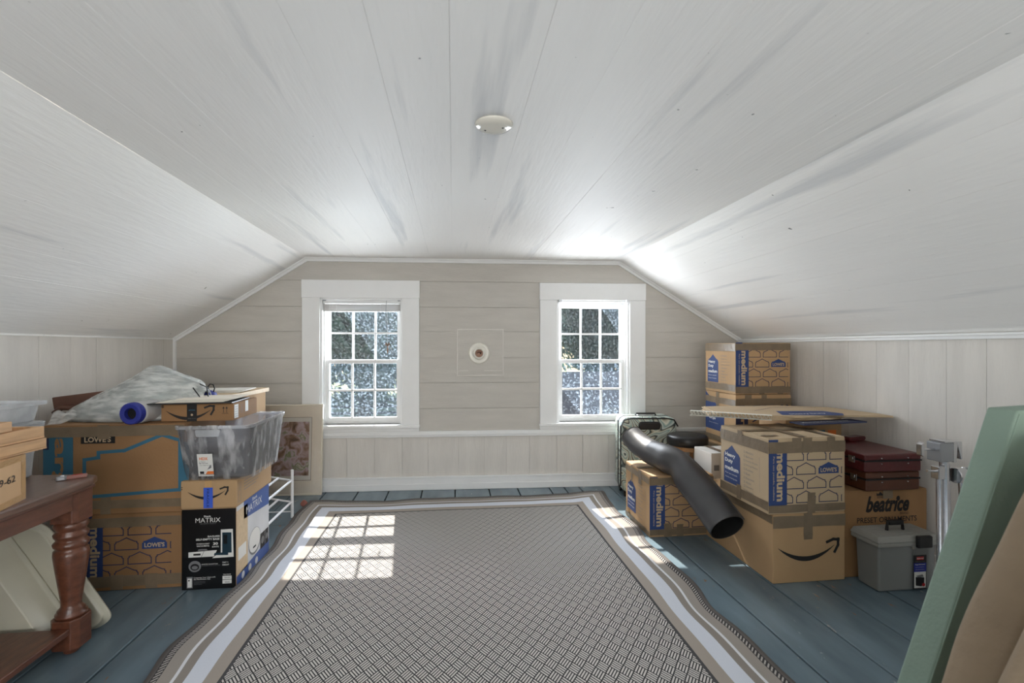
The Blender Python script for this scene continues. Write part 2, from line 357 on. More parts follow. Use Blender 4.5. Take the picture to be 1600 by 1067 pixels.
# ---------------------------------------------------------------- flat print: text and artwork
_tc = {}
def glyphs(txt, bold=0.0, shear=0.0):
    key = (txt, bold, shear)
    if key in _tc: return _tc[key]
    cu = bpy.data.curves.new('t', 'FONT'); cu.body = txt; cu.size = 1; cu.resolution_u = 3; cu.offset = bold; cu.shear = shear; cu.fill_mode = 'FRONT'
    o = bpy.data.objects.new('t', cu); C.objects.link(o)
    dg = bpy.context.evaluated_depsgraph_get(); me = bpy.data.meshes.new_from_object(o.evaluated_get(dg))
    vs = [(v.co.x, v.co.y) for v in me.vertices]; fs = [tuple(p.vertices) for p in me.polygons]
    bpy.data.objects.remove(o); bpy.data.meshes.remove(me); bpy.data.curves.remove(cu)
    x0 = min(v[0] for v in vs); x1 = max(v[0] for v in vs); y0 = min(v[1] for v in vs); y1 = max(v[1] for v in vs)
    _tc[key] = (vs, fs, x0, x1, y0, y1); return _tc[key]
class Art:
    """2D print on one face: a to the right, b up; layers stack by tenths of a millimetre"""
    def __init__(s): s.ops = []; s.layer = 0
    def poly(s, pts, m, ly=None): s.ops.append(([tuple(p) for p in pts], [tuple(range(len(pts)))], m, s.layer if ly is None else ly)); return s
    def rect(s, a0, b0, a1, b1, m, ly=None): return s.poly([(a0, b0), (a1, b0), (a1, b1), (a0, b1)], m, ly)
    def disc(s, a, b, r, m, ly=None, n=20, ry=None): return s.poly([(a + r * math.cos(2 * PI * i / n), b + (ry or r) * math.sin(2 * PI * i / n)) for i in range(n)], m, ly)
    def text(s, txt, a, b, wid, hei, m, rot=0, bold=.02, ly=1, shear=0.0):
        """glyph box fitted to wid x hei, its lower left corner at (a,b); rot in degrees clockwise quarter turns: 90 reads downwards"""
        vs, fs, x0, x1, y0, y1 = glyphs(txt, bold, shear); out = []
        for x, y in vs:
            p = (x - x0) / (x1 - x0) * wid; q = (y - y0) / (y1 - y0) * hei
            out.append((a + p, b + q) if rot == 0 else (a + q, b + wid - p))
        s.ops.append((out, fs, m, ly)); return s
    def stroke(s, pts, wd, m, closed=False, ly=None, clip=None):
        n = len(pts); vs = []; fs = []
        for i in range(n if closed else n - 1):
            p, q = pts[i], pts[(i + 1) % n]
            if clip:
                c = seg_clip(p, q, clip)
                if not c: continue
                p, q = c
            dx, dy = q[0] - p[0], q[1] - p[1]; l = math.hypot(dx, dy)
            if l < 1e-6: continue
            dx, dy = dx / l * wd / 2, dy / l * wd / 2; k = len(vs)
            vs += [(p[0] - dx + dy, p[1] - dy - dx), (q[0] + dx + dy, q[1] + dy - dx), (q[0] + dx - dy, q[1] + dy + dx), (p[0] - dx - dy, p[1] - dy + dx)]
            s.ops.append((vs, [(0, 1, 2, 3)], m, (s.layer if ly is None else ly) + .02 * i + .01)); vs = []
        return s
    def make(s, face, w, d, h, parent, name='printed_artwork', base=.0008):
        o, A, B, N = FACES[face](w, d, h); mats = []; mb = MB()
        for vs, fs, m, ly in s.ops:
            if m not in mats: mats.append(m)
            off = base + ly * .00035
            mb.add([o + A * a + B * b + N * off for a, b in vs], fs, mats.index(m))
        return mb.build(name, mats, parent, fix=False)
def seg_clip(p, q, r):
    x0, y0, x1, y1 = r; t0, t1 = 0, 1; dx, dy = q[0] - p[0], q[1] - p[1]
    for pp, qq in ((-dx, p[0] - x0), (dx, x1 - p[0]), (-dy, p[1] - y0), (dy, y1 - p[1])):
        if abs(pp) < 1e-12:
            if qq < 0: return None
        else:
            t = qq / pp
            if pp < 0: t0 = max(t0, t)
            else: t1 = min(t1, t)
    if t0 > t1: return None
    return (p[0] + dx * t0, p[1] + dy * t0), (p[0] + dx * t1, p[1] + dy * t1)
V = Vector
FACES = {'front': lambda w, d, h: (V((-w / 2, -d / 2, 0)), V((1, 0, 0)), V((0, 0, 1)), V((0, -1, 0))),
         'left': lambda w, d, h: (V((-w / 2, d / 2, 0)), V((0, -1, 0)), V((0, 0, 1)), V((-1, 0, 0))),
         'right': lambda w, d, h: (V((w / 2, -d / 2, 0)), V((0, 1, 0)), V((0, 0, 1)), V((1, 0, 0))),
         'top': lambda w, d, h: (V((-w / 2, -d / 2, h)), V((1, 0, 0)), V((0, 1, 0)), V((0, 0, 1)))}
def gable(a, b, w_, h_):
    return [(a, b), (a + w_, b), (a + w_, b + .50 * h_), (a + .95 * w_, b + .56 * h_), (a + .95 * w_, b + .66 * h_), (a + .84 * w_, b + .70 * h_), (a + .5 * w_, b + h_),
            (a + .16 * w_, b + .70 * h_), (a + .05 * w_, b + .66 * h_), (a + .05 * w_, b + .56 * h_), (a, b + .50 * h_)]
def smile(A, a, b, wd, m='ink'):
    up = []; lo = []; n = 14
    for i in range(n + 1):
        t = i / n; x = a + wd * .92 * t; y = b + wd * .17 * (2 * t - .98) ** 2; th = wd * .006 + wd * .066 * math.sin(PI * min(1, t * 1.02)) ** .8
        up.append((x, y + th * .35)); lo.append((x, y - th * .65))
    for i in range(n): A.poly([lo[i], lo[i + 1], up[i + 1], up[i]], m)
    A.stroke([(a + wd * .80, b + wd * .225), (a + wd * .90, b + wd * .262), (a + wd * .985, b + wd * .255)], wd * .042, m)
    A.stroke([(a + wd * .98, b + wd * .262), (a + wd * .978, b + wd * .17), (a + wd * .925, b + wd * .075)], wd * .042, m)
def jag_strip(mb, o, A, B, N, a0, b0, a1, b1, off):
    """a tape strip with slightly uneven edges and 0.6 mm thickness"""
    n = 6; lo = []; hi = []; horiz = abs(a1 - a0) > abs(b1 - b0)
    for i in range(n + 1):
        t = i / n; j1 = random.uniform(-.0018, .0018); j2 = random.uniform(-.0018, .0018)
        if horiz: lo.append((a0 + (a1 - a0) * t, b0 + j1)); hi.append((a0 + (a1 - a0) * t, b1 + j2))
        else: lo.append((a0 + j1, b0 + (b1 - b0) * t)); hi.append((a1 + j2, b0 + (b1 - b0) * t))
    for i in range(n):
        q = [lo[i], lo[i + 1], hi[i + 1], hi[i]]
        vs = [o + A * p[0] + B * p[1] + N * off for p in q] + [o + A * p[0] + B * p[1] + N * (off + .0006) for p in q]
        mb.add(vs, [(0, 1, 2, 3), (4, 5, 6, 7), (0, 1, 5, 4), (1, 2, 6, 5), (2, 3, 7, 6), (3, 0, 4, 7)])
def carton(label, x0, y0, z0, w_, d_, h_, rz=0, m='cardboard', art={}, tapes=[], name='cardboard_box', group=None, seam='x', tapemat='tape', gap=.004, bulge=0):
    """x0,y0 = front left bottom corner; cat box; body, two top flaps, tapes, print"""
    R = Matrix.Rotation(rz, 4, 'Z'); ctr = V((x0, y0, z0)) + R @ V((w_ / 2, d_ / 2, 0))
    t = thing(name, label, 'box', ctr, rz, group)
    b = MB(); b.box(-w_ / 2, -d_ / 2, 0, w_ / 2, d_ / 2, h_ - .004); b.build('body', m, t, bevel=.004)
    e = .002
    for s in (-1, 1):
        fl = MB()
        if seam == 'x': fl.box(-w_ / 2 + e, -d_ / 2 + e if s < 0 else gap / 2, h_ - .004, w_ / 2 - e, -gap / 2 if s < 0 else d_ / 2 - e, h_)
        else: fl.box(-w_ / 2 + e if s < 0 else gap / 2, -d_ / 2 + e, h_ - .004, -gap / 2 if s < 0 else w_ / 2 - e, d_ / 2 - e, h_)
        fl.build('flap', m, t)
    for f, A in art.items(): A.make(f, w_, d_, h_, t)
    k = 0
    for f, a0, b0, a1, b1 in tapes:
        o, A, B, N = FACES[f](w_, d_, h_); W_ = {'front': w_, 'left': d_, 'right': d_, 'top': w_}[f]; H_ = d_ if f == 'top' else h_
        mb = MB(); jag_strip(mb, o, A, B, N, a0 * W_, b0 * H_, a1 * W_, b1 * H_, .0022 + .0002 * k); k += 1
        mb.build('tape', tapemat, t, fix=False)
    return t
# ---------------------------------------------------------------- the room
XL, XR = -2.379, 2.671                       # knee walls
CL, CR = -1.277, 1.516                       # creases
ZK, ZC = 1.345, 2.055
WA = V((XL, 4.472, 0)); WB = V((XR, 4.240, 0)); YF = -2.2
def yb(x): return WA.y + (WB.y - WA.y) * (x - WA.x) / (WB.x - WA.x)
wx = (WB - WA).normalized(); WL = (WB - WA).length; wn = V((wx.y, -wx.x, 0))    # wn points into the room
WM = Matrix(((wx.x, -wn.x, 0, WA.x), (wx.y, -wn.y, 0, WA.y), (0, 0, 1, 0), (0, 0, 0, 1)))   # local x along wall, y outwards, z up
def sof(x): return (x - WA.x) / wx.x
GAB = [(0, 0), (WL, 0), (WL, ZK), (sof(CR), ZC), (sof(CL), ZC), (0, ZK)]
W1 = (1.224, 1.935, .585, 1.700); W2 = (3.318, 3.992, .585, 1.695)          # openings s0,s1,z0,z1
WINS = (W1, W2)

fl = sempty('floor'); mb = MB(); mb.box(XL - .1, YF - .1, -.06, XR + .1, 4.6, -.03); o = mb.build('subfloor', 'seam', fl)
jx = [XL - .05, -2.2, -1.93, -1.655, -1.38, -1.105, -.826, -.563, -.271, .017, .318, .575, .86, .997, 1.135, 1.412, 1.69, 1.965, 2.24, 2.51, XR + .05]
for i in range(len(jx) - 1):
    cuts = [YF] + ([3.62] if i in (3, 4) else [2.9] if i == 16 else [0.4] if i % 3 == 0 else []) + [max(yb(jx[i]), yb(jx[i + 1])) + .02]
    for a, b in zip(cuts[:-1], cuts[1:]):
        mb = MB(); dz = random.uniform(-.0015, .0005); mb.box(jx[i] + .0045, a + .001, -.03, jx[i + 1] - .0045, b - .001, dz); mb.build('floorboard', 'floor_paint', fl, bevel=.003, seg=1)

def holes(s0, s1, z0, z1, wins):
    """cells of rectangle s0..s1 x z0..z1 outside the window openings"""
    cells = [(s0, s1, z0, z1)]
    for (a, b, c, d) in wins:
        nxt = []
        for (p, q, r, t) in cells:
            if q <= a or p >= b or t <= c or r >= d: nxt.append((p, q, r, t)); continue
            if p < a: nxt.append((p, a, r, t))
            if q > b: nxt.append((b, q, r, t))
            pp, qq = max(p, a), min(q, b)
            if r < c: nxt.append((pp, qq, r, c))
            if t > d: nxt.append((pp, qq, d, t))
        cells = nxt
    return cells
wb = MB()
for c in holes(-.1, WL + .1, 0, ZC + .1, WINS):
    wb.box(c[0], .012, c[2], c[1], .15, c[3])
wall_back = struct(wb.build('wall_back', 'wall', mw=WM.copy()))
zr = [.52, .721, .95, 1.173, 1.407, 1.625, 1.854, ZC]
Winv = WM.inverted()
def wchild(mb, name, m, par, **k):
    o = mb.build(name, m, None, mw=WM.copy(), **k); o.parent = par
    if par.type == 'MESH': o.matrix_parent_inverse = WM.inverted()
    return o
big = [(W1[0] - .08, W1[1] + .08, W1[2] - .05, W1[3] + .08), (W2[0] - .08, W2[1] + .08, W2[2] - .05, W2[3] + .08)]
for i in range(len(zr) - 1):
    for (p, q, r, t) in holes(0, WL, zr[i], zr[i + 1], big):
        segs = [(p, q)]
        if q - p > 1.5 and i in (0,): segs = [(p, 2.60), (2.60, q)] if p < 2.6 < q else segs
        for (p2, q2) in segs:
            ins = 0.0018
            full = (abs(r - zr[i]) < 1e-6, abs(t - zr[i + 1]) < 1e-6)
            poly = clip_poly([(p2 + .001, r + (ins if full[0] else 0)), (q2 - .001, r + (ins if full[0] else 0)), (q2 - .001, t - (ins if full[1] else 0)), (p2 + .001, t - (ins if full[1] else 0))], GAB)
            if len(poly) < 3: continue
            mb = MB(); mb.prism(poly, random.uniform(-.001, .001), .012, 'y'); wchild(mb, 'board', 'wall', wall_back)
js = [0, .2, .45, .7, .95, 1.2, 1.45, 1.69, 1.93, 2.16, 2.43, 2.66, 2.86, 3.07, 3.32, 3.56, 3.8, 4.05, 4.3, 4.55, 4.8, WL]
for a, b in zip(js[:-1], js[1:]):
    mb = MB(); mb.box(a + .001, random.uniform(-.001, .001), .1, b - .001, .012, .5); wchild(mb, 'board', 'wall_v', wall_back)
# patched panel round the lamp socket
mb = MB(); mb.box(2.42, -.004, 1.02, 2.83, 0, 1.42)
wchild(mb, 'patch_panel', 'wall', wall_back, bevel=.002)
mb = MB()
for (a, b, c, d) in ((2.414, 1.012, 2.424, 1.43), (2.826, 1.012, 2.836, 1.43), (2.414, 1.42, 2.836, 1.432), (2.414, 1.010, 2.836, 1.020), (2.43, 1.052, 2.52, 1.06), (2.66, 1.052, 2.82, 1.06)):
    mb.box(a, -.0055, b, c, -.003, d)
wchild(mb, 'caulk_line', 'wall_v', wall_back, bevel=.001)
# knee walls and slopes, boards run up and along
def knee(side):
    x = XL if side == 'left' else XR; sg = -1 if side == 'left' else 1; ymax = yb(x)
    mb = MB(); mb.box(min(x + sg * .012, x + sg * .1), YF, 0, max(x + sg * .012, x + sg * .1), ymax + .1, ZK + .02)
    o = struct(mb.build('wall_' + side, 'wall')); y = YF; L = []
    while y < ymax:
        wd = random.choice((.2, .235, .27, .22)); L.append((y, min(y + wd, ymax + .01))); y += wd
    for a, b in L:
        mb = MB(); dx = random.uniform(-.001, .0012)
        mb.box(min(x + dx, x + sg * .012), a + .001, 0, max(x + dx, x + sg * .012), b - .001, ZK); mb.build('board', 'wall_v', o)
knee('left'); knee('right')
def boarded(name, p0, p1, nrm, n):
    """ceiling plane between lines x,z p0 and p1, boards along y"""
    mb = MB(); d = V((p1[0] - p0[0], 0, p1[1] - p0[1])); L = d.length; d.normalize(); nn = V(nrm).normalized(); P0 = V((p0[0], 0, p0[1]))
    a = [P0 + nn * .012, P0 + d * L + nn * .012]
    vs = []
    for q in (YF - .05, 4.6):
        for p in (a[0], a[1], a[1] + nn * .05, a[0] + nn * .05): vs.append(V((p.x, q, p.z)))
    mb.add(vs, [(0, 1, 2, 3), (4, 5, 6, 7), (0, 1, 5, 4), (1, 2, 6, 5), (2, 3, 7, 6), (3, 0, 4, 7)])
    o = struct(mb.build(name, 'ceiling')); cuts = [0.0]
    for i in range(1, n): cuts.append(L * (i + random.uniform(-.16, .16)) / n)
    cuts.append(L)
    for s0, s1 in zip(cuts[:-1], cuts[1:]):
        q0 = P0 + d * (s0 + .0003); q1 = P0 + d * (s1 - .0003); off = random.uniform(-.0006, .0006); vs = []
        for q in (0, 1):
            for p in (q0 + nn * off, q1 + nn * off, q1 + nn * .013, q0 + nn * .013):
                vs.append(V((p.x, YF if q == 0 else yb(p.x) + .01, p.z)))
        m2 = MB(); m2.add(vs, [(0, 1, 2, 3), (4, 5, 6, 7), (0, 1, 5, 4), (1, 2, 6, 5), (2, 3, 7, 6), (3, 0, 4, 7)]); m2.build('board', 'ceiling', o, bevel=.0005, seg=1)
boarded('ceiling', (CL, ZC), (CR, ZC), (0, 0, 1), 13)
boarded('ceiling_left', (XL, ZK), (CL, ZC), (-(ZC - ZK), 0, CL - XL), 6)
boarded('ceiling_right', (CR, ZC), (XR, ZK), ((ZC - ZK), 0, XR - CR), 6)
# unseen wall behind the photographer, two openings added for the fill lamps
GF = [(XL, 0), (XR, 0), (XR, ZK), (CR, ZC), (CL, ZC), (XL, ZK)]
wf = MB()
for (p, q, r, t) in holes(XL, XR, 0, ZC, [(-1.2, -.3, .55, 1.75), (.3, 1.2, .55, 1.75)]):
    poly = clip_poly([(p, r), (q, r), (q, t), (p, t)], GF)
    if len(poly) >= 3: wf.prism(poly, YF - .1, YF, 'y')
struct(wf.build('wall_front', 'wall'))
# trims
tn = [0]
def trim(mb, m='white', W=True, **k):
    tn[0] += 1
    o = mb.build('trim_%d' % tn[0], m, None, mw=WM.copy() if W else None, **k); return struct(o)
def band(p, q, th, d0, d1):
    """strip hanging below the line p-q on the back wall"""
    p = V((p[0], 0, p[1])); q = V((q[0], 0, q[1])); d = (q - p).normalized(); n_ = V((d.z, 0, -d.x))
    if n_.z > 0: n_ = -n_
    mb = MB(); vs = [V((a.x, y, a.z)) for y in (d0, d1) for a in (p, q, q + n_ * th, p + n_ * th)]
    mb.add(vs, [(0, 1, 2, 3), (4, 5, 6, 7), (0, 1, 5, 4), (1, 2, 6, 5), (2, 3, 7, 6), (3, 0, 4, 7)]); return mb
for p, q in ((GAB[5], GAB[4]), (GAB[4], GAB[3]), (GAB[3], GAB[2])):
    mb = band(p, q, .036, -.018, 0); b2 = band(p, q, .014, -.030, -.018); mb.add(b2.v, b2.f); trim(mb, bevel=.003)
mb = MB(); mb.box(0.0, -.02, .5, .02, 0, ZK); trim(mb)                                        # left corner strip
mb = MB(); mb.box(0.005, -.03, .488, WL - .01, 0, .522); mb.box(0.005, -.018, .468, WL - .01, 0, .488); trim(mb, bevel=.004)   # rail under the windows
mb = MB(); mb.box(XR - .022, YF, ZK - .035, XR, yb(XR), ZK - .002); mb.box(XR - .034, YF, ZK - .018, XR - .022, yb(XR), ZK - .004); trim(mb, W=False, bevel=.003)
mb = MB(); mb.box(XL, YF, ZK - .012, XL + .010, yb(XL), ZK - .001); trim(mb, m='ceiling', W=False)
mb = MB(); mb.box(0, -.02, 0, WL, 0, .118); mb.box(0, -.028, .0, WL, -.02, .055); mb.box(0, -.026, .104, WL, -.02, .118)
bb = struct(mb.build('baseboard_back', 'white', None, mw=WM.copy(), bevel=.004))
for nm, xa, xb in (('left', XL, XL + .018), ('right', XR - .018, XR)):
    mb = MB(); mb.box(xa, YF, 0, xb, yb(xa) - .02, .11); struct(mb.build('baseboard_' + nm, 'white'))

# windows
def window(i, W_, casing, upper_off, blind):
    s0, s1, z0, z1 = W_; a0, a1, aTop = casing
    t = bpy.data.objects.new('window_%d' % i, None); C.objects.link(t); t['kind'] = 'structure'; t.matrix_world = WM.copy()
    def ch(mb, name, m='white', par=t, **k):
        o = mb.build(name, m, par, **k); return o
    for q in ((a0, s0, .565, z1), (s1, a1, .565, z1)):
        mb = MB(); mb.box(q[0], -.026, q[2], q[1], 0, q[3]); ch(mb, 'casing', bevel=.003)
    mb = MB(); mb.box(a0 - .004, -.030, z1, a1 + .004, 0, aTop); ch(mb, 'casing', bevel=.003)
    mb = MB(); mb.box(a0 - .005, -.05, z0 - .032, a1 + .005, .06, z0 - .004); ch(mb, 'stool', bevel=.006)
    mb = MB(); mb.box(a0, -.03, .522, a1, 0, z0 - .032); ch(mb, 'apron', bevel=.003)
    for q in ((s0, s0 + .018, z0, z1), (s1 - .018, s1, z0, z1)):
        mb = MB(); mb.box(q[0], -.01, q[2], q[1], .15, q[3]); ch(mb, 'jamb')
    mb = MB(); mb.box(s0, -.01, z1 - .015, s1, .15, z1); ch(mb, 'jamb')
    mb = MB(); mb.box(s0, .0, z0 - .02, s1, .2, z0); ch(mb, 'jamb')
    mb = MB(); mb.box(s0 + .018, .03, z0, s0 + .032, .05, z1 - .015); mb.box(s1 - .032, .03, z0, s1 - .018, .05, z1 - .015); ch(mb, 'parting_stop')
    i0, i1 = s0 + .022, s1 - .022; mid = (z0 + z1) / 2 - .005
    for (nm, b0, b1, y0) in (('lower_sash', z0, mid + .018, .048), ('upper_sash', mid - .018, z1 - .016, .088)):
        sh = MB(); st = .038
        sh.box(i0, y0, b0, i0 + st, y0 + .034, b1); sh.box(i1 - st, y0, b0, i1, y0 + .034, b1)
        bot = .055 if nm[0] == 'l' else .034; top = .034 if nm[0] == 'l' else .05
        sh.box(i0 + st, y0, b0, i1 - st, y0 + .034, b0 + bot); sh.box(i0 + st, y0, b1 - top, i1 - st, y0 + .034, b1)
        so = ch(sh, nm)
        g0, g1, h0, h1 = i0 + st, i1 - st, b0 + bot, b1 - top; mw_ = .017
        for k in (1, 2):
            x = g0 + (g1 - g0) * k / 3; mb = MB(); mb.prism([(x - mw_ / 2, y0 + .008), (x - .004, y0), (x + .004, y0), (x + mw_ / 2, y0 + .008), (x + mw_ / 2, y0 + .03), (x - mw_ / 2, y0 + .03)], h0, h1, 'z'); ch(mb, 'muntin', par=so)
        zc = (h0 + h1) / 2; mb = MB(); mb.box(g0, y0 + .003, zc - mw_ / 2, g1, y0 + .03, zc + mw_ / 2); ch(mb, 'muntin', par=so)
        for k in range(3):
            for j in range(2):
                xa = g0 + (g1 - g0) * k / 3; xb = g0 + (g1 - g0) * (k + 1) / 3; za, zb = (h0, zc) if j == 0 else (zc, h1)
                mb = MB(); mb.box(xa, y0 + .018, za, xb, y0 + .0205, zb); ch(mb, 'pane', 'glass', so)
    # outer storm frame
    sf = MB(); y0 = .135
    sf.box(s0 + .018, y0, z0, s0 + .045, y0 + .02, z1); sf.box(s1 - .045, y0, z0, s1 - .018, y0 + .02, z1); sf.box(s0 + .045, y0, z1 - .03, s1 - .045, y0 + .02, z1); sf.box(s0 + .045, y0, mid - .01, s1 - .045, y0 + .02, mid + .01)
    sf.box(s0 + .045, y0, z0, s1 - .045, y0 + .02, z0 + .02)
    ch(sf, 'storm_frame', 'sill_metal')
    return t
window(1, W1, (1.074, 2.084, 1.857), 0, True)
window(2, W2, (3.163, 4.139, 1.850), 0, False)
# brackets at window 2 head
for k, s in enumerate((3.335, 3.955)):
    mb = MB(); mb.box(s, -.045, 1.672, s + .028, -.018 + .02, 1.702)
    o = mb.build('blind_bracket', 'white_metal', None, mw=WM.copy(), bevel=.003)
    tag(o, ('left' if k == 0 else 'right') + ' blind bracket left on the head of the bare window', 'bracket', 'blind brackets')
# raised blind in window 1
t = thing('window_blind', 'raised grey slatted blind bunched at the top of the window', 'blind'); t.matrix_world = WM.copy()
mb = MB(); mb.box(1.245, .004, 1.655, 1.915, .034, 1.682); mb.build('head_rail', 'white', t, bevel=.003)
for k in range(9):
    z = 1.598 + k * .0058; mb = MB(); mb.box(1.25, .004 + .001 * (k % 2), z, 1.91, .036, z + .0035); mb.build('slat', 'blind', t)
mb = MB(); mb.box(1.25, .003, 1.583, 1.91, .038, 1.596); mb.build('bottom_rail', 'blind', t, bevel=.003)
for s in (1.30, 1.36, 1.74): mb = MB(); mb.tube([(s, .0, 1.66), (s + .004, -.002, 1.63), (s, .0, 1.59)], .0012, 5); mb.build('ladder_cord', 'white', t)
mb = MB(); mb.tube([(1.795, -.006, 1.68), (1.79, -.006, 1.6), (1.792, -.006, 1.47)], .0022, 6); mb.build('wand', 'aluminium', t)
for s in (1.236, 1.892): mb = MB(); mb.box(s, -.003, 1.674, s + .034, .03, 1.697); mb.build('bracket', 'aluminium', t, bevel=.002)
# dried ornament on a thread
t = thing('hanging_ornament', 'small dried twig ornament hanging on a thread in the window with the blind', 'ornament'); t.matrix_world = WM.copy()
mb = MB(); mb.tube([(1.80, .01, 1.58), (1.80, .01, 1.30)], .0009, 5); mb.build('thread', 'white', t)
rnd = random.Random(3); mb = MB()
for k in range(9):
    a = rnd.uniform(-.9, .9); mb.tube([(1.80, .01, 1.285), (1.80 + .02 * math.sin(a * 2), .01 + rnd.uniform(-.01, .01), 1.285 + rnd.uniform(-.01, .02)), (1.80 + .05 * a, .01, 1.29 + rnd.uniform(-.02, .025))], [.006, .005, .002], 6)
mb.tube([(1.80, .01, 1.28), (1.803, .01, 1.24), (1.80, .01, 1.21)], [.003, .009, .004], 7); mb.build('twig_bundle', 'ornament', t)

# ---------------------------------------------------------------- outdoors
OUT = -3.2
mb = MB(); mb.box(-60, 5.6, OUT - .2, 60, 90, OUT); struct(mb.build('ground_outside', 'meadow'))
rt = random.Random(11)
def leafcloud(n, rx, rz_, size, seed):
    r = random.Random(seed); mb = MB()
    for _ in range(n):
        while True:
            p = V((r.uniform(-1, 1), r.uniform(-1, 1), r.uniform(-1, 1)))
            if .35 < p.length < 1: break
        c = V((p.x * rx, p.y * rx, p.z * rz_)); c *= 1 + .16 * noise.noise(p * 3)
        q = V((r.gauss(0, 1), r.gauss(0, 1), r.gauss(0, 1))).normalized(); u = q.orthogonal().normalized() * size * r.uniform(.6, 1.3); v_ = q.cross(u).normalized() * size * r.uniform(.3, .6)
        mb.add([c - u, c - v_ * .8, c + u, c + v_ * .8], [(0, 1, 2, 3)])
    return mb
clouds = [leafcloud(15000, 3.0, 3.0, .16, s).build('crown', 'leaf_' + 'abc'[s], None, fix=False) for s in range(3)]
for c_ in clouds: C.objects.unlink(c_)
def tree(x, y, h_, rad, kind, label):
    t = thing('tree', label, 'tree', (x, y, OUT), 0, 'trees beyond the field fence')
    mb = MB(); mb.tube([(0, 0, 0), (.05, 0, h_ * .2), (-.04, .05, h_ * .45), (0, 0, h_ * .7)], [rad * .09, rad * .06, rad * .055, rad * .03], 9); mb.build('trunk', 'bark', t)
    c_ = clouds[kind].copy(); C.objects.link(c_); c_.parent = t; c_.location = (0, 0, h_ * .57); c_.scale = (rad / 3, rad / 3, h_ * .46 / 3); c_.rotation_euler = (0, 0, rt.uniform(0, 6))
spots = [(-4.9, 27.5, 13, 4.4, 0, 'nearest tree, its thick trunk standing before the fence in the first window'),
         (-23, 37, 13, 4.2, 1, 'front row tree farthest along the fence past the first window'), (-14.2, 37.5, 13, 4.2, 2, 'front row dark tree in the left column of panes of the first window'), (-5.4, 38, 13.5, 4.2, 1, 'front row yellow green tree behind the thick trunk in the first window'),
         (3.4, 37.5, 13, 4.2, 0, 'front row tree beyond the stretch of wall between the windows'), (12.2, 37, 14, 4.2, 2, 'front row dark tree behind the shed in the bare window'), (21, 37.5, 13, 4.2, 1, 'front row tree past the bare window'),
         (-30, 49, 18, 5.2, 2, 'second row tree at the end past the first window'), (-19, 49.5, 19, 5.2, 0, 'second row tall tree in the left panes of the first window'), (-8, 49, 18, 5.2, 2, 'second row dark tree in the middle panes of the first window'),
         (3, 49.5, 19, 5.2, 1, 'second row tree between the two windows'), (14, 49, 18.5, 5.2, 0, 'second row tall tree in the left panes of the bare window'), (25, 49.5, 19, 5.2, 2, 'second row dark tree in the right panes of the bare window'), (36, 49, 18, 5.2, 1, 'second row tree at the end past the bare window')]
for s in spots: tree(*s)
for c_ in clouds: bpy.data.objects.remove(c_)
def rail_fence(x0, x1, y, label):
    t = thing('rail_fence', label, 'fence', (0, y, OUT))
    x = x0
    while x <= x1: mb = MB(); mb.box(x - .06, -.06, 0, x + .06, .06, 1.45); mb.build('post', 'fence', t); x += 3.0
    for z in (.35, .75, 1.15): mb = MB(); mb.box(x0, -.1, z, x1, -.06, z + .16); mb.build('rail', 'fence', t)
rail_fence(-21, 21, 30.5, 'black three rail field fence below the trees outside')
# dark shed roof in the lower panes of window 2
t = thing('shed', 'grey brown shed roof seen in the lower panes of the bare window', 'shed', (3.6, 9.0, OUT))
mb = MB(); mb.box(-2.1, -1.4, 0, 2.1, 1.4, 2.5); mb.build('body', 'bark', t)
mb = MB(); mb.prism([(-1.7, 2.45), (1.7, 2.45), (0, 4.0)], -2.3, 2.3, 'x'); mat('shingle', (92, 86, 88), .9, var=.15, vscale=6, bump=.4, bscale=30); mb.build('roof', 'shingle', t)
# ---------------------------------------------------------------- ceiling cover disc, wall lamp socket
t = thing('ceiling_cover', 'glossy white round blank cover plate on the ceiling', 'cover plate', (.143, 1.70, ZC - .018))
mb = MB(); mb.lathe([(.020, .0), (.045, .003), (.060, .008), (.067, .014), (.068, .018)], 36); mb.build('cover', 'porcelain', t, smooth=True)
for p in ((.03, -.012), (-.03, .014)): mb = MB(); mb.lathe([(.003, -.001), (.004, .002)], 10, X=Matrix.Translation((p[0], p[1], .001))); mb.build('screw', 'ink', t)
t = thing('lamp_socket', 'bare porcelain lamp holder on the patched panel between the windows', 'lamp holder'); t.matrix_world = WM @ Matrix.Translation((2.613, -.004, 1.213)) @ Matrix.Rotation(PI / 2, 4, 'X')
mb = MB(); mb.lathe([(.095, 0), (.095, .006), (.088, .012), (.070, .016), (.064, .010), (.056, .014), (.050, .034), (.044, .040), (.036, .036), (.034, .012), (.0, .010)], 36); mb.build('base', 'porcelain', t, smooth=True)
mb = MB(); mb.lathe([(.033, .010), (.033, .030), (.031, .031), (.030, .012)], 24); mat('old_brass', (176, 140, 122), .5); mb.build('screw_shell', 'old_brass', t, smooth=True)
mb = MB(); mb.tube([(-.014, .002, .014), (.0, .010, .018), (.010, .004, .02), (.016, 0, .022)], [.003, .003, .004, .009], 7); mb.build('contact', 'ink', t)

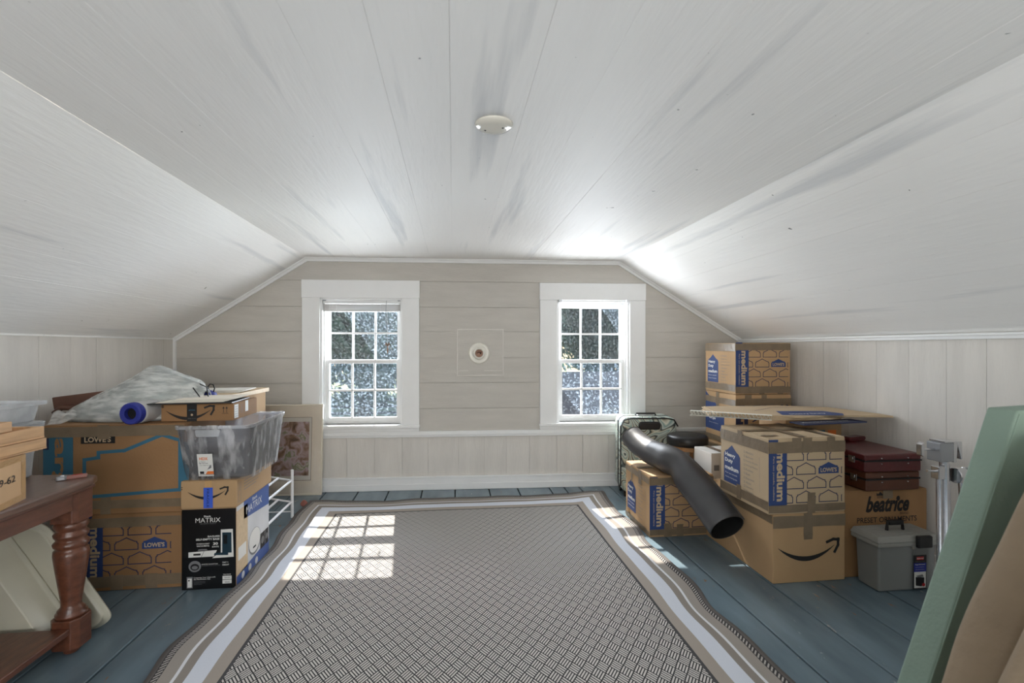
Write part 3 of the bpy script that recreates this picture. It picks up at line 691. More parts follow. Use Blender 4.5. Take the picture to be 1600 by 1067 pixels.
# ---------------------------------------------------------------- rug
def rug():
    NX, NY = 92, 116; x0, y1 = -1.165, 4.075; x1 = x0 + RUG_W; mb = MB()
    def fn(u, v):
        X, Y = u * RUG_W, v * RUG_L          # v=0 at the far edge
        ed = max(0, 1 - min(X, RUG_W - X) / .30); ed2 = max(0, 1 - Y / .25)
        sgn = -1 if X < RUG_W / 2 else 1
        wav = (.013 if sgn < 0 else .018) * math.sin(Y * 8.3 + sgn) + .007 * math.sin(Y * 15 + 2 * sgn)
        x = x0 + X + sgn * ed * wav + (ed * .034 * math.exp(-((y1 - Y - 2.93) / .34) ** 4) if sgn < 0 else -ed * .014)
        y = y1 - Y + ed2 * (.012 * math.sin(X * 7) + .006 * math.sin(X * 17)) - .02 * u
        z = .007 + ed * (.010 + .009 * math.sin(Y * 9 + 2)) * (1 if sgn > 0 else .8) + ed2 * (.006 + .004 * math.sin(X * 9)) + .0012 * math.sin(X * 6 + Y * 5)
        if sgn > 0 and Y < .5: z += ed * .02 * math.sin(Y * 6.2)
        return (x, y, max(z, .006))
    mb.grid(NX, NY, fn); o = mb.build('area_rug', 'rug', smooth=True)
    me = o.data; uv = me.uv_layers.new(name='UVMap')
    for p in me.polygons:
        for li in p.loop_indices:
            vi = me.loops[li].vertex_index; i, j = vi % NX, vi // NX; uv.data[li].uv = (i / (NX - 1) * RUG_W, j / (NY - 1) * RUG_L)
    md = o.modifiers.new('thickness', 'SOLIDIFY'); md.thickness = .005; md.offset = -1 if me.polygons[0].normal.z > 0 else 1
    tag(o, 'large flat basket weave rug with grey and white striped border', 'rug')
rug()

# ---------------------------------------------------------------- carton art
def med_front(first=True, shift=0):
    A = Art(); W_, H_ = .455, .41; bt = .107
    A.rect(.0, .045, bt, H_ - .048, 'blue', 0); A.rect(0, H_ - .03, .055, H_ - .01, 'blue', 0)
    A.text('medium', .046, .070, .265, .048, 'cardboard_pale', rot=90, bold=.035)
    A.text('Heavy', .052, H_ - .072, .04, .014, 'cardboard_pale'); A.text('Duty', .052, H_ - .094 , .03, .014, 'cardboard_pale') if first else None
    A.text('Para uso pesado, mediana', .022, .075, .235, .013, 'cardboard_pale', rot=90, bold=.005)
    gw, gh = .112, .062; px = .135; py = .076; clip = (bt + .001, .04, W_ - .02, H_ - .05)
    for r in range(4):
        for c in range(-1, 4):
            a = bt + .053 + (c - .5) * px + (0 if r % 2 else -.064); b = .058 + r * py
            if r == 2 and c == 1: pass
            if r == 2 and abs(a - (bt + .053 - .064 + 1.5 * px)) < .02:
                A.poly(gable(a - .004, b, gw + .010, gh), 'blue', 0); A.text("LOWE'S", a + .008, b + .008, gw - .014, .024, 'cardboard_pale', bold=.03); continue
            A.stroke(gable(a, b, gw, gh), .0046, 'navy', closed=True, clip=clip)
    return A
def med_left():
    A = Art(); W_, H_ = .45, .41
    pts = [(.035, .075), (.20, .075), (.20, .245), (.185, .262), (.165, .27), (.118, .305), (.072, .27), (.05, .262), (.035, .245)]
    A.poly(pts, 'blue', 0); A.text('Heavy', .048, .226, .105, .030, 'print_white', bold=.03); A.text('Duty', .048, .191, .08, .030, 'print_white', bold=.03)
    A.text('medium', .048, .152, .135, .026, 'print_white', bold=.03); A.text('Para uso pesado', .052, .125, .12, .011, 'print_white', bold=.0); A.text('Home moving box', .052, .10, .12, .011, 'print_white', bold=.0)
    for i, s in enumerate(('FRAGILE', 'Bedroom', 'Family Room', 'Dining Room', 'Kitchen', 'Bath', 'Basement', 'Attic', 'Laundry', 'Storage')):
        b = .288 - i * .0245; A.stroke([(.235, b), (.245, b), (.245, b + .010), (.235, b + .010)], .0015, 'print_grey', closed=True); A.text(s, .255, b, .0095 * len(s), .011, 'print_grey', bold=.0)
    A.stroke([(.375, .29), (.378, .1)], .0015, 'print_grey'); return A
ART_F, ART_L = med_front(), med_left(); ART_F2 = med_front(False)
T_MED = [('front', 0, .80, 1, .95), ('front', 0, .02, 1, .12), ('front', .30, .86, .42, 1), ('front', .44, .80, .56, 1), ('front', .76, .84, .86, 1), ('front', .50, 0, .60, .27),
         ('left', 0, .80, 1, .95), ('left', 0, .05, 1, .17), ('left', .40, .84, .50, 1), ('left', .38, .02, .47, .22), ('top', 0, .44, 1, .56), ('top', .40, 0, .50, 1), ('top', .80, 0, .87, 1), ('top', 0, .10, .2, .17)]
# near stack on the right
A = Art(); smile(A, .03, .13, .36); 
carton('long plain brown carton with a printed curved arrow under the taped moving box', 1.700, 2.400, 0, .425, .70, .372, art={'front': A}, m='cardboard',
       tapes=[('front', 0, .80, 1, .97), ('front', .42, .62, .54, 1), ('left', 0, .86, 1, .97), ('top', .44, 0, .56, 1)], group=None)
L_ = Art(); L_.stroke([(.03, .05), (.07, .05), (.07, .085), (.03, .085)], .003, 'ink', closed=True); L_.stroke([(.05, .06), (.05, .085)], .002, 'ink')
L_.make('left', .425, .70, .372, [o for o in C.objects if o.get('category') == 'box'][-1])
carton('big medium moving box on the long arrow carton, blue band and brown tape', 1.672, 2.395, .373, .455, .45, .408, rz=math.radians(1.0), art={'front': ART_F, 'left': ART_L}, tapes=T_MED, m='cardboard_pale', group='medium moving boxes')
# box by the rug under the vinyl roll
carton('worn medium moving box at the rug edge under the black vinyl roll', 1.300, 3.085, 0, .45, .445, .408, art={'front': ART_F2, 'left': ART_L}, group='medium moving boxes',
       tapes=[('front', 0, .85, 1, .97), ('front', .0, .03, 1, .13), ('front', .22, 0, .34, .22), ('front', .42, 0, .52, .2), ('left', 0, .86, 1, .96), ('left', 0, .03, 1, .10), ('left', .26, .7, .32, 1), ('left', .58, .76, .70, 1), ('top', 0, .46, 1, .54), ('top', .30, 0, .37, 1)])
# far stack in the corner
carton('large plain carton at the bottom of the corner stack', 2.13, 3.44, 0, .50, .50, .495, m='cardboard', tapes=[('left', 0, .84, 1, .96), ('front', 0, .84, 1, .96)])
B_ = med_front(); B_.stroke([(.2, .18), (.36, .27), (.45, .23)], .008, 'navy', ly=2)
BL = Art(); BL.poly([(0, .09), (.29, .09), (.29, .27), (.22, .285), (.12, .33), (0, .40)], 'blue', 0); BL.text('Heavy Duty', .06, .21, .18, .026, 'print_white', bold=.03); BL.text('large', .06, .17, .10, .026, 'print_white', bold=.03); BL.text('Home moving box', .06, .14, .14, .011, 'print_white', bold=0)
BF = Art(); BF.rect(0, .02, .10, .36, 'navy', 0); BF.text('large', .03, .06, .24, .05, 'cardboard', rot=90, bold=.03); BF.stroke([(.14, .20), (.40, .335), (.455, .30)], .010, 'navy'); BF.rect(.13, .29, .25, .325, 'navy', 0); BF.text("LOWE'S", .14, .296, .10, .022, 'cardboard')
carton('middle moving box of the corner stack with large blue house print', 2.145, 3.46, .497, .455, .45, .405, rz=math.radians(-.6), art={'front': BF, 'left': BL}, tapes=[('front', 0, .80, 1, .93), ('left', 0, .78, 1, .90), ('left', .38, .68, .47, 1), ('front', .16, .7, .28, 1), ('front', .46, .8, .55, 1), ('left', 0, .02, 1, .12)])
carton('topmost moving box of the corner stack reaching the sloped ceiling', 2.15, 3.47, .905, .455, .44, .395, rz=math.radians(.3), art={'front': ART_F, 'left': ART_L}, group='medium moving boxes',
       tapes=[('front', 0, .86, 1, .99), ('front', 0, .02, 1, .15), ('left', 0, .84, 1, .99), ('left', 0, .05, 1, .18), ('front', .42, 0, .52, .1), ('front', .76, 0, .86, .1)])
WB_ = Art(); WB_.rect(.02, .38, .06, .42, 'print_grey'); WB_.text('THIS SIDE UP', .08, .40, .1, .014, 'print_grey', bold=0)
mat('white_card', (214, 212, 208), .7, var=.03)
carton('white carton with one brown tape strip beside the stool', 1.84, 3.27, 0, .27, .25, .505, m='white_card', art={'front': WB_}, tapes=[('front', .30, .3, .46, 1), ('top', .30, 0, .46, 1)])

# suitcase
t = thing('suitcase', 'hard suitcase with pale green and black marbled swirls standing under the bare window', 'suitcase', (1.655, 4.03, 0), math.radians(-6))
def rbox(w_, d_, h_, r, z0=0, n=5):
    pts = []
    for cx, cz, a0 in ((w_ / 2 - r, z0 + h_ - r, 0), (-w_ / 2 + r, z0 + h_ - r, 90), (-w_ / 2 + r, z0 + r, 180), (w_ / 2 - r, z0 + r, 270)):
        for k in range(n + 1): a = math.radians(a0 + 90 * k / n); pts.append((cx + r * math.cos(a), cz + r * math.sin(a)))
    return pts
for (nm, y0, y1) in (('front_shell', -.125, -.006), ('back_shell', .006, .125)):
    mb = MB(); mb.prism(rbox(.47, 0, .63, .06, .045), y0, y1, 'y'); mb.build(nm, 'swirl', t, bevel=.02, smooth=False, seg=3)
mb = MB(); mb.prism(rbox(.474, 0, .634, .06, .043), -.007, .007, 'y'); mb.build('zip_band', 'black_plastic', t)
mb = MB(); mb.tube([(-.243, -.128, .10), (-.243, -.128, .60), (-.21, -.128, .655), (-.15, -.128, .667), (.15, -.128, .667), (.21, -.128, .655), (.243, -.128, .60)], .006, 6); mb.build('piping', 'black_plastic', t)
mb = MB(); mb.prism([(-.085, .575), (.085, .575), (.095, .61), (.08, .64), (-.08, .64), (-.095, .61)], -.15, -.118, 'y'); mb.build('handle', 'black_plastic', t, bevel=.01)
mb = MB(); mb.tube([(-.09, -.02, .672), (-.08, -.02, .695), (.08, -.02, .695), (.09, -.02, .672)], .008, 8); mb.build('handle', 'black_plastic', t)
mb = MB(); mb.box(-.07, -.03, .675, .07, .03, .684); mb.build('pull_handle_cap', 'chrome', t, bevel=.003)
for x in (-.19, .19):
    for y in (-.09, .09): mb = MB(); mb.lathe([(.025, -.012), (.027, 0), (.025, .012)], 14, X=Matrix.Translation((x, y, .026)) @ Matrix.Rotation(PI / 2, 4, 'Y')); mb.box(x - .018, y - .015, .026, x + .018, y + .015, .06); mb.build('wheel', 'black_plastic', t)

# round stool
t = thing('round_stool', 'round stool with black padded seat behind the worn moving box', 'stool', (1.885, 3.72, 0))
mb = MB(); mb.lathe([(.0, .478), (.148, .478), (.158, .486), (.160, .505), (.160, .540), (.150, .556), (.12, .564), (0, .568)], 36); mb.build('seat', 'black_plastic', t, smooth=True)
mb = MB(); mb.lathe([(.118, .44), (.125, .442), (.125, .478), (.118, .479)], 30); mb.build('seat_ring', 'light_wood', t)
for k in range(4):
    a = PI / 4 + k * PI / 2; mb = MB(); mb.tube([(.105 * math.cos(a), .105 * math.sin(a), .445), (.125 * math.cos(a), .125 * math.sin(a), 0)], .016, 8); mb.build('leg', 'light_wood', t)
mb = MB(); mb.tube([(.115 * math.cos(a), .115 * math.sin(a), .18) for a in [2 * PI * k / 20 for k in range(21)]], .007, 6, cap=False); mb.build('foot_ring', 'chrome', t)

# black vinyl roll draped over the worn box
def roll():
    t = thing('vinyl_roll', 'black vinyl roll with an open end draped over the moving box', 'roll', (1.4, 3.0, 0))
    P = [V(p) for p in ((1.345, 3.545, .598), (1.37, 3.46, .555), (1.405, 3.33, .520), (1.44, 3.20, .512), (1.470, 3.08, .498), (1.500, 2.98, .445), (1.525, 2.90, .392), (1.545, 2.81, .335), (1.565, 2.71, .270), (1.578, 2.63, .222))]
    Q = []
    for i in range(len(P) - 1):
        p0, p1, p2, p3 = P[max(i - 1, 0)], P[i], P[i + 1], P[min(i + 2, len(P) - 1)]
        for k in range(4):
            s = k / 4; Q.append(.5 * ((2 * p1) + (p2 - p0) * s + (2 * p0 - 5 * p1 + 4 * p2 - p3) * s * s + (3 * p1 - p0 - 3 * p2 + p3) * s ** 3))
    Q.append(P[-1]); N_ = 40; n = len(Q); mb = MB(); inner = MB(); ups = []; seam = []
    up = V((0, 0, 1))
    for shell in (0, 1):
        g = mb if shell == 0 else inner; k0 = len(g.v)
        for i, p in enumerate(Q):
            tt = (Q[min(i + 1, n - 1)] - Q[max(i - 1, 0)]).normalized(); u_ = (up - tt * up.dot(tt)).normalized(); s_ = tt.cross(u_)
            f = i / (n - 1)
            for j in range(N_):
                a = 2 * PI * j / N_; r = .080 + .024 * min(1, f * 1.5)
                kink = math.exp(-((f - .50) / .055) ** 2) * max(0, math.cos(a - PI * .62)) * -.022 + math.exp(-((f - .42) / .04) ** 2) * max(0, math.cos(a - PI * .6)) * .008
                r += kink + .003 * noise.noise(V((math.cos(a) * 2, math.sin(a) * 2, f * 5)))
                r -= shell * .004; sq = 1 - .08 * f
                g.v.append(tuple(p - V((1.4, 3.0, 0)) + u_ * math.cos(a) * r * sq + s_ * math.sin(a) * r * (1.03)))
                if shell == 0 and j == N_ - 6: seam.append(V(g.v[-1]) + (u_ * math.cos(a) + s_ * math.sin(a)) * .002)
        for i in range(n - 1):
            for j in range(N_): g.f.append((k0 + i * N_ + j, k0 + i * N_ + (j + 1) % N_, k0 + (i + 1) * N_ + (j + 1) % N_, k0 + (i + 1) * N_ + j)); g.m.append(0)
    e = (n - 1) * N_
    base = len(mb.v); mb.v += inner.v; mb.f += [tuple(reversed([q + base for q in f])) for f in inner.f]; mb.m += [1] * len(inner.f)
    for j in range(N_): mb.f.append((e + j, e + (j + 1) % N_, base + e + (j + 1) % N_, base + e + j)); mb.m.append(0)
    for j in range(N_): mb.f.append((j, (j + 1) % N_, base + (j + 1) % N_, base + j)); mb.m.append(0)
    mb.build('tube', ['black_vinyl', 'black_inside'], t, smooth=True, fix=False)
    s2 = MB(); s2.tube(seam[12:], .006, 6); s2.build('seam_piping', 'black_vinyl', t, smooth=True)
    mb = MB(); p, q = Q[0], Q[2]; d = (q - p).normalized(); mb.tube([p - V((1.4, 3.0, 0)) - d * .004, p - V((1.4, 3.0, 0)) + d * .006], [.070, .0765], 30); mb.build('end_cap', 'black_vinyl', t)
    return t
roll()

# flattened cartons on top of the near stack
zt = .7835
def sheet(label, poly, z, th, m, tilt=(0, 0), arts=None, rzc=None, group='flattened cartons'):
    cx = sum(p[0] for p in poly) / len(poly); cy = sum(p[1] for p in poly) / len(poly)
    t = thing('flattened_box', label, 'cardboard', (cx, cy, z), 0, group); t.rotation_euler = (tilt[0], tilt[1], 0)
    P = [(p[0] - cx, p[1] - cy) for p in poly]
    mb = MB(); mb.prism(P, 0, th, 'z'); mb.build('panel', m, t, bevel=.001, seg=1)
    mb = MB(); mb.prism([(p[0] * .985 + .004, p[1] * .985) for p in P], th + .0006, th + th + .0006, 'z'); mb.build('panel', m, t)
    return t, P, 2 * th + .001
t1, P1, th1 = sheet('lower flattened carton bridging the big medium box and the knee wall', [(1.62, 2.93), (1.90, 2.72), (2.30, 2.70), (2.56, 2.82), (2.60, 3.10), (2.2, 3.22), (1.72, 3.20)], .824, .006, 'cardboard_pale')
t2, P2, th2 = sheet('upper flattened carton with blue print and a flap reaching the knee wall', [(1.66, 2.90), (2.10, 2.68), (2.30, 2.72), (2.655, 2.63), (2.655, 2.72), (2.58, 3.05), (2.30, 3.20), (1.75, 3.24)], .840, .005, 'cardboard_pale', tilt=(.006, -.006))
A = Art(); A.poly([(.05, .10), (.40, .02), (.46, .10), (.42, .22), (.12, .26)], 'blue', 0); A.stroke([(.0, .3), (.2, .42), (.5, .38)], .006, 'navy'); A.stroke([(.02, .5), (.3, .55), (.45, .46)], .006, 'navy'); A.text('Heavy Duty', .12, .10, .24, .04, 'print_white', bold=.03)
A.make('top', .56, .46, th2 + .0005, t2)
t3 = thing('flattened_box', 'folded blue printed flap hanging over the near edge of the flattened cartons', 'cardboard', (2.24, 2.66, .812), .12, 'flattened cartons')
mb = MB(); mb.box(-.22, -.05, 0, .24, .06, .008); mb.build('panel', 'navy', t3, bevel=.001)
A = Art(); A.text("Heavy Duty moving box", .04, .03, .34, .03, 'print_white', bold=.0); A.make('top', .46, .10, .0085, t3)
# corrugated strip end in the light
t = thing('corrugated_strip', 'pale zigzag corrugated strip poking out toward the window from the flattened cartons', 'cardboard', (1.695, 2.80, .836), math.radians(-36))
mb = MB(); pts = [(-.23 + i * .0105, .0 if i % 2 else .026) for i in range(45)]
for i in range(44):
    a, b = pts[i], pts[i + 1]; mb.add([(a[0], -.02, a[1]), (b[0], -.02, b[1]), (b[0], .02, b[1]), (a[0], .02, a[1])], [(0, 1, 2, 3)])
mb.build('fluting', 'paper', t, fix=False)
mb = MB(); mb.box(-.23, -.018, -.002, .23, .02, 0); mb.build('liner', 'paper', t); mb = MB(); mb.box(-.23, -.018, .026, .23, .02, .028); mb.build('liner', 'paper', t)
# teal carton behind the near box, carrying the sheets
A = Art(); A.rect(.02, .60, .28, .72, 'teal'); A.rect(.30, .60, .36, .72, 'orange')
carton('tall carton with a teal band hidden behind the big medium box', 2.16, 2.92, 0, .40, .28, .820, m='cardboard', art={'front': A})

# ---------------------------------------------------------------- beatrice carton, briefcases, tool box
A = Art(); A.text('beatrice', .133, .352, .27, .090, 'ink', bold=.035, shear=.35); A.text('BRAND', .345, .335, .055, .012, 'ink', bold=.0)
A.disc(.335, .425, .010, 'ink', ry=.014); A.poly([(.20, .443), (.258, .443), (.25, .466), (.237, .452), (.222, .466), (.21, .452), (.20, .460)], 'ink'); A.rect(.203, .437, .26, .440, 'ink'); A.rect(.203, .430, .26, .433, 'ink')
A.text('PRESET ORNAMENTS', .080, .295, .37, .030, 'ink', bold=.012)
carton('orange brown produce carton with black slanted lettering under the two briefcases', 2.135, 2.42, 0, .515, .40, .474, m='cardboard_dark', art={'front': A}, tapes=[('front', .46, .90, .58, 1)])
def briefcase(label, x, y, z, w_, d_, h_, m, rz):
    t = thing('briefcase', label, 'briefcase', (x + w_ / 2, y + d_ / 2, z), rz, 'briefcases on the produce carton')
    hb = h_ * .62
    mb = MB(); mb.box(-w_ / 2, -d_ / 2, 0, w_ / 2, d_ / 2, hb - .001); mb.build('lower_shell', m, t, bevel=.010, seg=3)
    mb = MB(); mb.box(-w_ / 2, -d_ / 2, hb + .001, w_ / 2, d_ / 2, h_); mb.build('lid', m, t, bevel=.010, seg=3)
    mb = MB(); mb.box(-w_ / 2 - .001, -d_ / 2 - .001, hb - .004, w_ / 2 + .001, d_ / 2 + .001, hb + .004); mb.build('edge_band', 'ink', t)
    for y_ in (-.14, .14): mb = MB(); mb.box(-w_ / 2 - .006, y_ - .022, hb - .022, -w_ / 2, y_ + .022, hb + .016); mb.box(-w_ / 2 - .009, y_ - .012, hb - .006, -w_ / 2 - .005, y_ + .012, hb + .010); mb.build('latch', 'chrome', t, bevel=.002)
    mb = MB(); mb.tube([(-w_ / 2, -.06, hb * .6), (-w_ / 2 - .018, -.055, hb * .6), (-w_ / 2 - .018, .055, hb * .6), (-w_ / 2, .06, hb * .6)], .006, 8); mb.build('handle', m, t)
    for x_ in (-.07, .09):
        for dz in (-.016, .014): mb = MB(); mb.lathe([(.004, 0), (.003, .002)], 10, X=Matrix.Translation((x_, -d_ / 2, hb + dz)) @ Matrix.Rotation(PI / 2, 4, 'X')); mb.build('stud', 'chrome', t)
    return t
briefcase('brown leather briefcase, lower of the two on the produce carton', 2.245, 2.395, .4755, .335, .44, .105, 'brown_leather', math.radians(.5))
briefcase('dark red briefcase, upper of the two on the produce carton', 2.235, 2.385, .582, .345, .45, .10, 'maroon', math.radians(-.8))
t = thing('spectacle_case', 'small rounded dark red case lying at the rear of the red briefcase', 'case', (2.50, 2.76, .6835), math.radians(15))
mb = MB(); mb.prism(rbox(.15, 0, .026, .012, 0), -.03, .03, 'y'); mb.build('body', 'maroon', t, bevel=.004); mb = MB(); mb.box(-.074, -.0305, .012, .074, -.029, .0135); mb.build('seam_line', 'ink', t)
# grey tool box
def toolbox():
    w_, d_, h_ = .335, .15, .255
    t = thing('tool_box', 'grey plastic box with black handle and latch on the blue floor', 'tool box', (2.345, 2.318, 0))
    def fr(x0, y0, x1, y1, z0, z1, g): return [(x0 + g, y0 + g, z0), (x1 - g, y0 + g, z0), (x1 - g, y1 - g, z0), (x0 + g, y1 - g, z0), (x0, y0, z1), (x1, y0, z1), (x1, y1, z1), (x0, y1, z1)]
    Fs = [(0, 3, 2, 1), (4, 5, 6, 7), (0, 1, 5, 4), (1, 2, 6, 5), (2, 3, 7, 6), (3, 0, 4, 7)]
    mb = MB(); mb.add(fr(-w_ / 2, -d_ / 2, w_ / 2, d_ / 2, 0, h_, .008), Fs); mb.build('body', 'grey_plastic', t, bevel=.012, seg=3)
    mb = MB(); mb.box(-w_ / 2 - .014, -d_ / 2 - .014, h_ - .018, w_ / 2 + .014, d_ / 2 + .014, h_ + .006); mb.build('rim', 'grey_lid', t, bevel=.006, seg=3)
    mb = MB(); mb.add(fr(-w_ / 2 - .018, -d_ / 2 - .018, w_ / 2 + .018, d_ / 2 + .018, h_ + .037, h_ + .006, .012), Fs); 
    o = mb.build('lid', 'grey_lid', t, bevel=.006, seg=3)
    for k in range(7): y = -d_ / 2 + .012 + k * .021; mb = MB(); mb.box(-w_ / 2 + .012, y, h_ + .036, w_ / 2 - .012, y + .012, h_ + .0385); mb.build('lid_rib', 'grey_lid', t, bevel=.001, seg=1)
    z = h_ + .037
    mb = MB(); mb.tube([(-.048, 0, z), (-.044, 0, z + .040), (.044, 0, z + .040), (.048, 0, z)], .0085, 8); mb.box(-.042, -.012, z + .030, .042, .012, z + .052); mb.build('handle', 'black_plastic', t, bevel=.003)
    mb = MB(); mb.box(.028, -d_ / 2 - .034, h_ - .022, .112, -d_ / 2 - .012, h_ + .040); mb.build('latch', 'black_plastic', t, bevel=.007, seg=3)
    mb = MB(); mb.box(.012, -d_ / 2 - .020, h_ - .03, .026, -d_ / 2 - .006, h_ - .01); mb.build('catch', 'grey_lid', t, bevel=.002)
    A = Art(); a0, b0 = .197, .012; A.rect(a0, b0, a0 + .076, b0 + .175, 'ink', 0); A.rect(a0 + .004, b0 + .004, a0 + .072, b0 + .088, 'print_white', 1); A.rect(a0 + .002, b0 + .088, a0 + .074, b0 + .134, 'blue_foam', 1)
    A.rect(a0 + .018, b0 + .150, a0 + .06, b0 + .166, 'red', 1); A.text('Rubbermaid', a0 + .020, b0 + .154, .038, .008, 'print_white', ly=2); A.text('Hinged File Keeper', a0 + .008, b0 + .139, .06, .005, 'print_grey', ly=2, bold=0)
    A.text('Keeps File Access', a0 + .010, b0 + .122, .056, .007, 'print_white', ly=2); A.text('letter and legal size', a0 + .012, b0 + .110, .05, .004, 'print_white', ly=2, bold=0); A.text('snap latch and handle', a0 + .012, b0 + .098, .05, .004, 'print_white', ly=2, bold=0)
    A.poly([(a0 + .013, b0 + .018), (a0 + .046, b0 + .012), (a0 + .062, b0 + .024), (a0 + .062, b0 + .058), (a0 + .012, b0 + .062)], 'ink', 2); A.poly([(a0 + .014, b0 + .068), (a0 + .03, b0 + .058), (a0 + .06, b0 + .062), (a0 + .052, b0 + .074)], 'print_grey', 2); A.disc(a0 + .058, b0 + .02, .009, 'red', 3)
    o = A.make('front', w_, d_ + .004, h_, t, name='printed_label', base=.001)
toolbox()

# ---------------------------------------------------------------- chrome stand
t = thing('chrome_stand', 'folded chrome tubular stand with clamps against the right knee wall', 'stand', (2.315, 2.05, 0))
def tb(path, r, name='tube', m='chrome', n=14): mb = MB(); mb.tube(path, r, n); return mb.build(name, m, t, smooth=False)
tb([(0.0, 0, .02), (-.005, 0, .66)], .012, 'leg'); tb([(.045, .01, .02), (.035, .01, .72)], .020, 'leg'); tb([(.085, .03, .02), (.075, .03, .70)], .010, 'leg'); tb([(.155, 0, .02), (.112, 0, .64)], .011, 'leg'); tb([(.20, .02, .02), (.16, .02, .66)], .012, 'leg')
for p in ((0, 0), (.045, .01), (.085, .03), (.155, 0), (.20, .02)): mb = MB(); mb.lathe([(.014, 0), (.024, .002), (.024, .022), (.014, .024)], 12, X=Matrix.Translation((p[0], p[1], 0))); mb.build('foot', 'black_plastic', t)
mb = MB(); mb.box(-.030, -.03, .725, .040, .04, .815); mb.build('head_block', 'aluminium', t, bevel=.004)
mb = MB(); mb.prism([(.040, .722), (.058, .722), (.064, .80), (.082, .735), (.090, .735), (.086, .82), (-.01, .825), (-.01, .815), (.040, .815)], -.03, .045, 'y'); mb.build('head_bracket', 'chrome', t, bevel=.003)
tb([(-.03, 0, .78), (-.105, 0, .783)], .006, 'bolt'); mb = MB(); mb.prism([(-.035, -.01), (.035, -.01), (.026, .006), (-.026, .006)], -.014, .014, 'y', X=Matrix.Translation((-.108, 0, .783)) @ Matrix.Rotation(-PI / 2 , 4, 'Y')); mb.build('wing_knob', 'chrome', t, bevel=.003)
mb = MB(); mb.box(-.028, -.02, .64, .008, .02, .70); mb.build('clamp', 'chrome', t, bevel=.003); tb([(-.02, 0, .675), (-.07, 0, .68)], .006, 'bolt')
mb = MB(); mb.lathe([(.034, 0), (.036, .004), (.036, .05), (.033, .052), (.033, .058), (.037, .060), (.037, .105), (.030, .110)], 24, X=Matrix.Translation((.065, -.01, .655)) @ Matrix.Rotation(PI / 2, 4, 'Y')); mb.build('swivel_joint', 'chrome', t, smooth=False)

# ---------------------------------------------------------------- mint slab and tan cushions at the right front
def slab(name, label, cat, pts, y0, y1, m, bev, bulge=0):
    """pts in x,z; extruded along depth"""
    cx = sum(p[0] for p in pts) / len(pts)
    t = thing(name, label, cat, (cx, (y0 + y1) / 2, 0)); P = [(p[0] - cx, p[1]) for p in pts]
    mb = MB(); mb.prism(P, (y0 - y1) / 2, (y1 - y0) / 2, 'y'); return t, mb, P
t, mb, P = slab('padded_slab', 'mint green padded slab leaning at the right front corner', 'slab', [(1.035, 0), (1.85, 0), (1.98, 1.125), (1.455, 1.105)], 1.085, 1.16, 'mint', .006)
mb.build('cover', 'mint', t, bevel=.006, seg=3)
mb = MB(); mb.tube([(P[3][0] + .003, -.038, P[3][1] - .01), (P[0][0] + .003, -.038, 0.01)], .0022, 6); mb.build('edge_seam', 'mint', t)
def cushion(label, a, b, wid, y0, dep, top, seed):
    """slanting bulged cushion; a foot x, b head x"""
    t = thing('cushion', label, 'cushion', (a + wid / 2, y0 + dep / 2, 0), 0, 'tan cushions at the right front')
    mb = MB(); NU, NV = 34, 40
    def fn(u, v):
        an = 2 * PI * u; c_, s_ = math.cos(an), math.sin(an); e = .38
        X = math.copysign(abs(c_) ** e, c_) * wid / 2; Y = math.copysign(abs(s_) ** e, s_) * dep / 2
        k = (1 - abs(2 * v - 1) ** 8) ** .5; k = .80 + .20 * k; bul = 1 + .10 * math.sin(v * PI) + .05 * math.sin(v * 9 + seed)
        sh = (b - a) * v
        return (X * k + sh + .015 * math.sin(v * 7 + seed), Y * k * bul + .006 * noise.noise(V((u * 6, v * 5, seed))), v * top)
    mb.grid(NU, NV, fn, closeu=True); n0 = len(mb.v); mb.f.append(tuple(range(NU - 1, -1, -1))); mb.m.append(0); mb.f.append(tuple(n0 - NU + i for i in range(NU))); mb.m.append(0)
    mb.build('cover', 'tan_fabric', t, smooth=True)
    mb = MB(); mb.tube([V(fn(.62, v / 30)) + V((-.003, -.003, 0)) for v in range(31)], .006, 7); mb.build('piping', 'tan_fabric', t, smooth=True)
cushion('tan cushion with a welted edge between the mint slab and the frame edge', .845, 1.30, .50, .83, .13, 1.05, 1.0)
cushion('nearest tan cushion cut by the frame corner', .70, 1.10, .55, .66, .13, .92, 2.2)
# ---------------------------------------------------------------- library table, front left
t = thing('library_table', 'dark reddish brown wooden table with thick turned legs and a low shelf', 'table', (-1.9, 1.4, 0))
O = V((1.9, -1.4, 0))
def tp(x, y): return (x + 1.9, y - 1.4)
mb = MB(); mb.prism([tp(-1.50, .55), tp(-1.495, 2.22), tp(-1.515, 2.275), tp(-1.56, 2.295), tp(-2.30, 2.33), tp(-2.30, .55)], .690, .722, 'z'); mb.build('top', 'table_top', t, bevel=.009, seg=3)
mb = MB(); mb.prism([tp(-1.515, .56), tp(-1.512, 2.26), tp(-2.29, 2.30), tp(-2.29, .56)], .675, .691, 'z'); mb.build('top_moulding', 'table_wood', t, bevel=.005)
for q in ((-1.555, .70, -1.535, 2.165), (-2.27, .70, -2.25, 2.165)): mb = MB(); p0 = tp(q[0], q[1]); p1 = tp(q[2], q[3]); mb.box(p0[0], p0[1], .605, p1[0], p1[1], .676); mb.build('apron', 'table_wood', t, bevel=.002)
for q in ((-2.2, 2.235, -1.635, 2.255), (-2.2, .60, -1.635, .62)): mb = MB(); p0 = tp(q[0], q[1]); p1 = tp(q[2], q[3]); mb.box(p0[0], p0[1], .605, p1[0], p1[1], .676); mb.build('apron', 'table_wood', t, bevel=.002)
